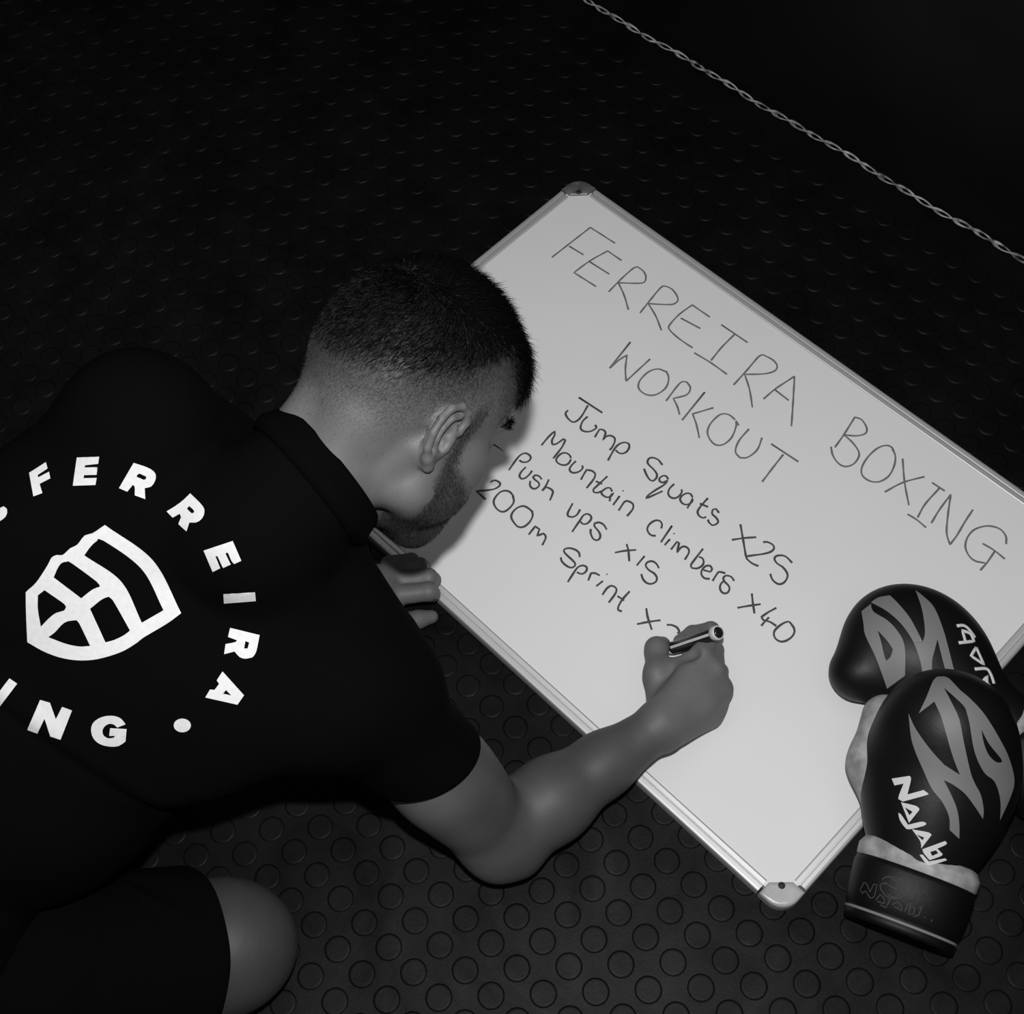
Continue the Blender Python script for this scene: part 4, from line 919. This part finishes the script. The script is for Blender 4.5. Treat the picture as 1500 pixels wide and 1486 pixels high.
# ribbed collar: a band standing on the neck opening of the shirt
def build_collar():
    M = frame(COL_A, vv)
    prof = [(-0.018, 0.0700), (-0.011, 0.0735), (-0.004, 0.0742), (-0.002, 0.0726), (0.006, 0.0700), (0.013, 0.0668), (0.0158, 0.0648), (0.0150, 0.0630), (0.004, 0.0670), (-0.018, 0.0690)]
    v, f = loft([ering(COL_C + COL_A * a, M, b, b, 96, 2.0) for a, b in prof], False, False)
    n = 96; k = len(prof)
    for j in range(n): f.append(((k - 1) * n + j, (k - 1) * n + (j + 1) % n, (j + 1) % n, j))
    o = pydata('collar', v, f, M_RIB, shirt)
    bm = bmesh.new(); bm.from_mesh(o.data); bmesh.ops.recalc_face_normals(bm, faces=bm.faces); bm.to_mesh(o.data); bm.free()
build_collar()
SHIRT_LETTERS = [[[(43.1,693.3),(67.8,677.5),(70.3,686.8),(55.7,696.5),(56.5,699.8),(72.4,691.4),(74.3,701.1),(58.5,709.4),(62.5,722.7),(49.3,727.7)]],[[(113.1,670.4),(145.8,669.1),(144.2,679.6),(125.2,681.7),(124.4,684.9),(143.4,684.4),(141.8,695.7),(123.6,696.2),(122.7,700.6),(142.1,700.1),(140.2,710.6),(107.1,711.9)]],[[(195.9,678.0),(214.8,684.4),(224.5,690.1),(228.1,696.5),(226.9,704.6),(221.3,712.7),(211.9,715.1),(212.9,731.3),(197.4,725.6),(197.4,713.5),(194.6,710.3),(186.5,720.3),(174.4,715.1)],[(204.3,693.6),(214.0,698.1),(214.0,701.4),(210.8,703.0),(200.3,698.5),(201.1,695.7)]],[[(279.1,723.3),(294.2,738.1),(299.6,746.1),(299.3,754.2),(294.9,761.6),(287.5,765.7),(278.1,765.7),(273.8,778.7),(261.9,768.1),(265.9,757.6),(263.9,752.9),(253.6,758.7),(244.4,749.5),(257.9,741.4),(268.6,733.4)],[(277.8,741.8),(284.1,747.5),(285.1,750.8),(282.1,752.6),(279.4,750.8),(274.3,745.5)]],[[(298.7,806.7),(341.1,792.6),(353.7,821.5),(343.3,826.2),(339.3,821.5),(334.6,810.1),(331.6,809.7),(331.2,812.1),(338.4,826.9),(327.2,832.0),(325.2,828.2),(319.1,814.8),(316.0,814.8),(323.1,832.3),(312.0,837.9)]],[[(327.6,870.0),(373.6,867.3),(374.8,880.2),(328.4,883.9)]],[[(337.3,920.1),(380.4,930.6),(375.2,955.3),(369.6,963.4),(359.9,965.3),(351.0,963.0),(343.7,954.8),(328.4,958.8),(330.5,944.0),(344.6,941.2),(347.0,938.3),(334.1,933.5)],[(359.6,939.5),(365.1,941.6),(362.8,950.4),(357.5,950.4)]],[[(326.0,984.0),(357.5,1018.8),(347.8,1032.5),(300.9,1022.0),(307.9,1010.2),(314.3,1011.0),(321.1,1002.1),(317.6,997.0)],[(331.1,1011.0),(338.9,1019.1),(326.8,1016.3)]],[[(279.9,1062.7),(279.3,1065.8),(277.5,1068.6),(274.7,1070.8),(271.2,1072.2),(267.3,1072.7),(263.5,1072.2),(260.0,1070.8),(257.2,1068.6),(255.4,1065.8),(254.8,1062.7),(255.4,1059.6),(257.2,1056.8),(260.0,1054.6),(263.5,1053.2),(267.3,1052.7),(271.2,1053.2),(274.7,1054.6),(277.5,1056.8),(279.3,1059.6)]],[[(0.0,745.0),(6.1,742.2),(10.5,745.8),(11.0,751.4),(8.1,757.9),(0.0,764.0),(-6.5,765.2),(-10.0,761.1),(-9.7,754.7),(-6.5,749.8)]],[[(59.0,1025.5),(73.5,1029.6),(82.0,1053.8),(91.3,1035.6),(105.8,1040.9),(88.8,1083.7),(74.0,1078.8),(65.4,1053.0),(55.2,1074.5),(40.1,1069.6)]],[[(184.1,1061.1),(172.0,1065.9),(166.4,1061.1),(159.1,1060.6),(152.6,1065.1),(150.2,1071.6),(152.6,1078.0),(159.1,1081.6),(167.2,1080.5),(168.8,1078.0),(160.2,1078.0),(161.5,1066.7),(185.7,1068.0),(184.1,1086.1),(174.4,1092.6),(161.5,1093.7),(147.0,1090.2),(137.3,1082.1),(133.6,1070.8),(135.7,1060.3),(143.7,1053.0),(155.0,1049.0),(168.0,1049.0),(177.7,1053.0)]],[[(14.1,994.1),(25.5,1001.8),(0.0,1035.2),(-9.7,1045.7),(-17.8,1037.7),(0.0,1012.6)]]]
SHIRT_SHIELD = [[(153.8,769.2),(224.5,821.7),(265.4,898.4),(245.2,913.3),(210.0,934.3),(201.9,940.8),(182.5,952.9),(161.5,960.9),(137.3,966.6),(113.1,967.4),(88.8,963.4),(64.6,954.5),(40.4,940.8),(38.8,908.5),(38.0,872.6),(39.6,866.1),(53.3,853.2),(69.4,829.0),(75.9,816.9),(84.0,813.1),(92.1,813.1),(103.4,803.1),(113.1,798.3),(124.4,784.6),(135.7,781.3)],[(123.6,813.6),(132.4,801.5),(142.1,792.6),(151.8,792.1),(207.5,833.8),(239.6,894.2),(207.8,912.5),(177.7,852.4)],[(78.8,845.9),(84.8,832.2),(90.4,824.9),(98.5,822.8),(105.0,824.9),(142.1,852.4),(146.2,859.7),(135.7,863.7),(119.2,876.6)],[(55.7,872.1),(65.4,864.5),(94.5,885.0),(96.4,890.7),(93.7,894.7),(82.4,898.0),(72.7,905.2),(60.1,918.1),(55.7,892.3)],[(71.1,933.5),(80.8,926.2),(90.4,915.7),(98.5,910.4),(111.4,908.5),(116.3,913.3),(132.4,946.4),(116.3,947.2),(96.9,943.2)],[(132.1,892.0),(148.6,878.6),(156.7,874.9),(164.7,878.6),(190.6,923.8),(182.5,930.3),(168.0,937.5),(154.7,941.2)]]
decal('shield_print', [SHIRT_SHIELD], SBV, M_SHIRTPRINT, shirt, 0.0012, 8)['label'] = 'white shield emblem'
for L_ in SHIRT_LETTERS: decal('letter_print', [L_], SBV, M_SHIRTPRINT, shirt, 0.0012, 7)

# ---- shorts
def build_shorts():
    F = Field(np.arange(-0.66, 0.2, 0.0045), np.arange(-1.24, -0.55, 0.0045), np.arange(-0.005, 0.48, 0.0045))
    F.ell(T(0.02, -0.565, -0.065), (0.188, 0.125, 0.130), TB, 0.03)
    F.chain([HIPR, HIPR + (KNR - HIPR) * 0.5, HIPR + (KNR - HIPR) * 0.95], [0.105, 0.099, 0.089], 0.03)
    F.chain([HIPL, HIPL + (KNL - HIPL) * 0.9], [0.108, 0.088], 0.03)
    V, Q = F.mesh()
    bm = bmesh.new(); me = np_mesh('tmp', V, Q); bm.from_mesh(me); bpy.data.meshes.remove(me)
    for hp, kn, t in ((HIPR, KNR, 0.90), (HIPL, KNL, 0.78)):
        c = Vector(hp + (kn - hp) * t); n = Vector(nrm(nrm(kn - hp) + (0.55 * nrm(kn - CAM) if kn is KNR else 0)))
        bmesh.ops.bisect_plane(bm, geom=[e for e in list(bm.verts) + list(bm.edges) + list(bm.faces)], plane_co=c, plane_no=n, dist=1e-6) if False else None
        fs_ = [q for q in bm.faces if (q.calc_center_median() - c).length < 0.15]
        es = {e for q in fs_ for e in q.edges}; vs = {v_ for q in fs_ for v_ in q.verts}
        bmesh.ops.bisect_plane(bm, geom=list(vs) + list(es) + fs_, plane_co=c, plane_no=n, dist=1e-6)
        bmesh.ops.delete(bm, geom=[v_ for v_ in bm.verts if (v_.co - c).length < 0.155 and (v_.co - c).dot(n) > 1e-5], context='VERTS')
    kill = [v_ for v_ in bm.verts if v_.co.z < 0.004]
    P = np.array([v_.co for v_ in bm.verts]); bm.normal_update()
    # creases radiating from the hip fold
    q = at(150, 1312, 0.30); d = P - q; an = np.arctan2(d @ nrm(A(0.3, -0.9, -0.2)), d @ nrm(KNR - HIPR)); rr = np.linalg.norm(d, axis=1)
    amp = 0.003 * np.sin(13 * an + 2 * np.sin(20 * rr)) * np.exp(-rr / 0.22)
    for v_, a_ in zip(bm.verts, amp):
        v_.co += v_.normal * float(a_); v_.co.z = max(v_.co.z, 0.003)
    bmesh.ops.recalc_face_normals(bm, faces=bm.faces)
    o = from_bm('shorts', bm, M_SHORTS, person)
    md = o.modifiers.new('cloth', 'SOLIDIFY'); md.thickness = 0.002; md.offset = -1
    o['label'] = 'black shorts'
build_shorts()
